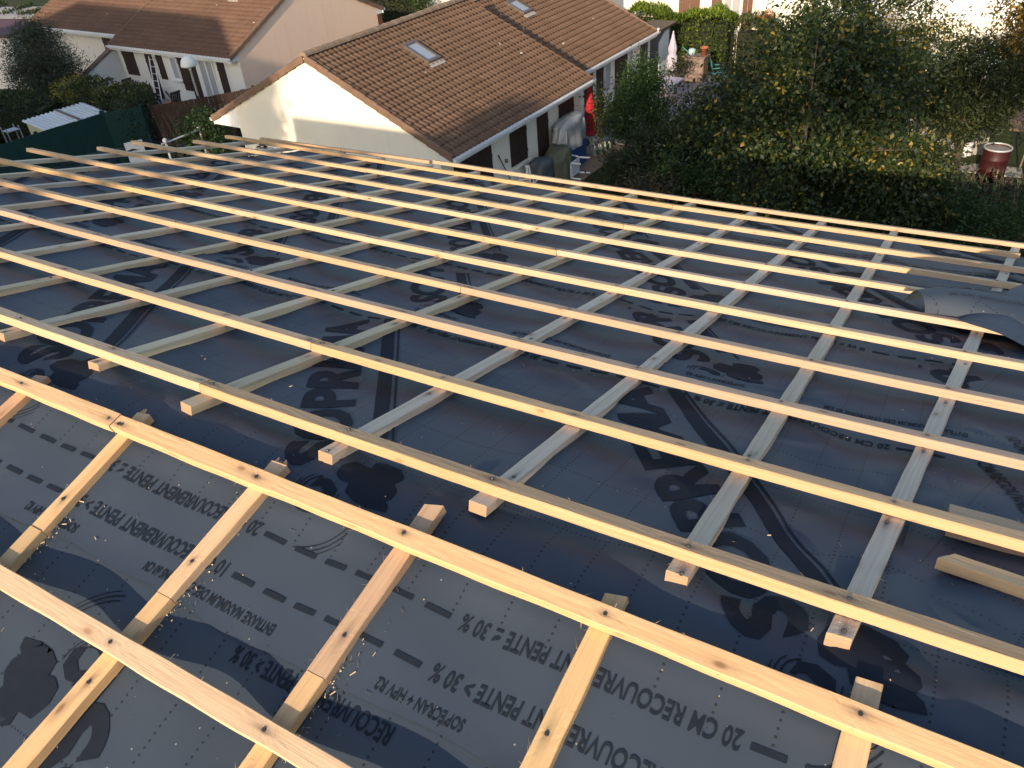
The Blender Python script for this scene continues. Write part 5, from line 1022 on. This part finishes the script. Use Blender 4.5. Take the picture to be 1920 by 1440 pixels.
wc = thing('watering_can', (8.3, 32.85, 1.05), 'pale turquoise watering can lying on the wooden cabinet', 'watering can'); mb = MB(); mb.lathe((8.3, 32.85, 1.05), [(.001, 0), (.13, 0), (.14, .2), (.06, .24), (.001, .24)], 14); mb.build('body', plain('turquoise', (.38, .55, .56), .5), wc, True); mb = MB(); mb.tube([V3(8.2, 32.9, 1.12), V3(7.95, 33.05, 1.32)], [.03, .018], 6); mb.build('spout', M_TEAL, wc)
mb = MB(); mb.lathe((8.72, 32.6, 1.05), [(.001, 0), (.1, 0), (.15, .27), (.165, .27), (.165, .31), (.14, .31), (.12, .1), (.001, .1)], 16); tag(mb.build('flower_pot', M_TERRA, None, True), 'terracotta flower pot standing on the wooden cabinet', 'flower pot')
garden_chair('teal garden chair right of the wooden cabinet', (9.25, 32.25), fold+PI+.5, M_TEAL)
mb = MB(); mb.lathe((9.1, 31.7, .05), [(.001, 0), (.11, 0), (.17, .28), (.18, .32), (.15, .32), (.12, .1), (.001, .1)], 14); tag(mb.build('flower_pot', M_TERRA, None, True), 'orange pot on the ground below the teal chair', 'flower pot')
tree('potted_plant', 'dark potted plant between the lilac parasol and the cabinet', 'plant', (7.75, 32.35), [((0, 0, .75), (.45, .45, .35))], 50, 10, .1, .045, L_DARK, .45, .03, cr=.13, nbr=8)
draped('covered_table', 'dark blue covered table on the far terrace', 'table', 13.9, -2.9, 0, H=H2b, w=1.3, d=.9, hh=.78, mat=plain('navy_cover', (.035, .04, .07), .6, .4), seed=3)
table('long lilac grey garden table on the far terrace in front of the white wall', H2b.p(13.3, -1.1, 0)[:2], fold, 1.3, .75, .72, plain('lilac_grey', (.42, .38, .46), .6))
# left terrace
table('dark round-edged garden table on the left terrace beside the screen wall', H3.p(7.1, -.8, 0)[:2], .5, 1.4, .9, .74, M_DKWOOD)
garden_chair('dark wooden folding chair at the right end of the dark table', H3.p(6.2, -.45, 0)[:2], 1.0, M_DKWOOD, arms=False); garden_chair('dark wooden chair behind the table on the left terrace', H3.p(7.15, -.1, 0)[:2], fold+PI, M_DKWOOD, arms=False)
garden_chair('low dark folding chair in the middle of the left terrace', H3.p(4.85, -.75, 0)[:2], .3, M_BLACK, arms=False, h=.75); garden_chair('dark chair with an orange seat cushion on the left terrace', H3.p(3.55, -.7, 0)[:2], .9, M_BLACK, arms=False, seatmat=plain('orange_cushion', (.55, .2, .05), .8))
draped('covered_barbecue', 'black covered kettle barbecue by the ladder on the left terrace', 'barbecue', 5.75, -.4, 0, H=H3, w=.5, d=.5, hh=.85, mat=M_BLACK, seed=2)
ld = thing('ladder', H3.p(5.3, -.1, 0), 'aluminium ladder leaning on the white wall of the left terrace', 'ladder'); A_, B_ = H3.p(5.15, -.35, .05), H3.p(5.75, .36, 1.9)
for sgn in (-.19, .19): mb = MB(); mb.tube([A_+H3.L*sgn, B_+H3.L*sgn*.9], .022, 6); mb.build('rail', M_ALU, ld)
for k in range(7): t = (k+.5)/7; mb = MB(); c = A_+(B_-A_)*t; mb.tube([c-H3.L*.18, c+H3.L*.18], .018, 6); mb.build('rung', M_ALU, ld)
draped('garden_cushion', 'black cushion heap on the ground of the left terrace, beside the orange cushion chair', 'cushion', 4.2, -.85, 0, H=H3, w=.75, d=.5, hh=.28, mat=M_BLACK, seed=4)
# along the foot of the peach gable
for (s, g, w_, d_, hh, mt, nm, lab, ct) in ((-.8, 1.4, 1.0, .8, .7, M_CRATE, 'covered_firewood', 'low heap under a brown cover at the foot of the peach gable', 'covered heap'), (-.7, 2.7, .9, .8, .85, M_TARP, 'covered_heap', 'pile under a pale grey cover at the foot of the peach gable', 'covered heap'), (-.8, 3.9, 1.1, .9, .95, M_DKTARP, 'covered_heap', 'pile under a black tarpaulin at the foot of the peach gable', 'covered heap')): draped(nm, lab, ct, s, g, 0, H=H3, w=w_, d=d_, hh=hh, mat=mt, seed=s+g, z0=.0)
mb = MB(); mb.box(H3.p(-.35, 4.6, 0), H3.L*.04+0*ez, H3.G*1.0, ez*.8); tag(mb.build('leaning_panel', plain('pale_blue_panel', (.5, .58, .62), .5)), 'pale blue panel leaning at the foot of the peach gable', 'panel')
mb = MB(); mb.box(H3.p(-1.0, 6.0, 0), H3.L*.7, H3.G*1.2, ez*.9); mb.box(H3.p(-1.02, 5.98, .902), H3.L*.74, H3.G*1.24, ez*.04); tag(mb.build('wooden_chest', M_DKWOOD), 'dark chest against the peach gable near its right corner', 'chest')
tw = thing('terracotta_wall', H3.p(-1, 7.8, 0), 'low curved terracotta wall with a pale coping beside the peach gable', 'wall'); pts_ = [H3.p(-2.6, 6.3, 0), H3.p(-2.4, 7.0, 0), H3.p(-2.3, 8.0, 0), H3.p(-2.3, 9.3, 0)]
mb = MB(); 
for a, b in zip(pts_[:-1], pts_[1:]): t = (b-a)/np.linalg.norm(b-a); mb.box(a, b-a, np.cross(ez, t)*.2, ez*.95)
mb.build('wall', M_TERRA, tw); mb = MB()
for a, b in zip(pts_[:-1], pts_[1:]): t = (b-a)/np.linalg.norm(b-a); mb.box(a-np.cross(ez, t)*.03+ez*.952, b-a, np.cross(ez, t)*.26, ez*.06)
mb.build('coping', M_CONC, tw)
mb = MB(); mb.cbox(H3.p(.35, 9.2, 0), .3, .3, 2.15, fold); mb.build('pillar', M_TERRA, hc)
# far back
HG = HF((5.6, 34.6), EV, GV)
fb = gable_house('distant_house', 'white sunlit gable just showing above the roof ridge at the top centre', HF((4.9, 42.0), EV, GV), 0, 6, 10, 2.4, K2, M_WHITE, M_TILE3, .3, .3)
mb = MB(); mb.box(V3(-6.2, 52.5, 0), V3(6.5, -4.4, 0), V3(.15, .2, 0), ez*3.0); tag(mb.build('cream_wall', M_CREAM), 'cream wall behind the thin white pole at the top centre', 'wall')
ax = thing('annex', (-24, 43, 0), 'cream annex with a flat plum coloured roof at the left edge', 'building'); mb = MB(); mb.prism([V3(-27.2, 43.4, 0), V3(-22.3, 41.2, 0), V3(-22.2, 44.4, 0), V3(-26.2, 46.2, 0)], ez*2.45); mb.build('wall', M_WHT, ax)
mb = MB(); mb.prism([V3(-27.5, 43.3, 2.455), V3(-22.1, 40.9, 2.455), V3(-22.0, 44.6, 2.455), V3(-26.3, 46.5, 2.455)], ez*.12); mb.build('roof', plain('plum_roofing', (.13, .065, .075), .8, .2, 0, .2, 2), ax)
gr_ = thing('garage_row', (-29, 53, 0), 'row of pale low garages with grey roof behind the plum roof', 'building'); mb = MB(); mb.prism([V3(-34, 53, 0), V3(-24.5, 49.3, 0), V3(-23.6, 51.6, 0), V3(-33, 55.5, 0)], ez*1.7); mb.build('wall', M_WHITE, gr_); mb = MB(); mb.prism([V3(-34.2, 52.8, 1.705), V3(-24.2, 48.9, 1.705), V3(-23.3, 51.8, 1.705), V3(-33, 55.8, 1.705)], ez*.25); mb.build('roof', M_CONC, gr_)
# right garden
br = thing('oil_drum', (14.05, 20.99, 0), 'dark red metal drum used as a rain barrel at the right', 'drum'); mb = MB(); mb.lathe((14.05, 20.99, 0), [(.001, .02), (.33, .02), (.34, .0), (.34, .3), (.352, .32), (.34, .34), (.34, .6), (.352, .62), (.34, .64), (.34, .9)], 24); mb.build('body', plain('dark_red_paint', (.05, .012, .012), .5, .4, 0, .25, 5), br, True); mb = MB(); mb.lathe((14.05, 20.99, 0), [(.335, .88), (.365, .885), (.365, .925), (.335, .93), (.325, .9)], 24); mb.build('rim', M_ALU, br, True); mb = MB(); mb.lathe((14.05, 20.99, 0), [(.33, .86), (.001, .865)], 24); mb.build('lid', plain('dirty_lid', (.28, .26, .24), .7, .3, 0, .3, 6), br)
tk = thing('concrete_tank', (12.4, 23.6, 0), 'grey concrete water tank half hidden below the laurel tree', 'tank'); X_ = V3(.97, -.24, 0); Y_ = V3(.24, .97, 0); o_ = V3(11.55, 23.75, 0)
mb = MB(); mb.box(o_, X_*1.75, Y_*.12, ez*.9); mb.box(o_+Y_*1.1, X_*1.75, Y_*.12, ez*.9); mb.box(o_+Y_*.12, X_*.12, Y_*.98, ez*.9); mb.box(o_+Y_*.12+X_*1.63, X_*.12, Y_*.98, ez*.9); mb.build('wall', plain('pale_concrete', (.40, .41, .42), .85, .2, 0, .2, 3, .2), tk); mb = MB(); mb.box(o_+X_*.12+Y_*.12, X_*1.51, Y_*.98, ez*.8); mb.build('water', M_GLASS, tk)
mb = MB(); mb.box(V3(13.3, 23.1, 0), X_*1.6, Y_*.15, ez*.7); tag(mb.build('low_wall', M_CONC), 'low grey garden wall continuing right of the concrete tank', 'wall')
bg_ = thing('white_sack', (14.2, 23.0, 0), 'crumpled white sack beside the trunk of the laurel tree', 'sack'); bpy.data.objects.remove(bg_); HS = HF((14.2, 22.9), (1, 0), (0, 1)); draped('white_sack', 'crumpled white sack beside the trunk of the laurel tree', 'sack', 0, 0, 0, H=HS, w=.5, d=.4, hh=.5, mat=M_RESIN, seed=1.3, z0=.0)
for k, (x, y, h) in enumerate(((13.2, 19.5, .9), (15.0, 21.2, 1.1), (14.3, 19.2, .8))): mb = MB(); mb.tube([V3(x, y, 0), V3(x+.05, y+.02, h)], .022, 6); tag(mb.build('garden_stake', M_TWIG), ('pale garden stake in front of the red drum', 'tall garden stake right of the red drum', 'short garden stake right of the pale one')[k], 'stake')
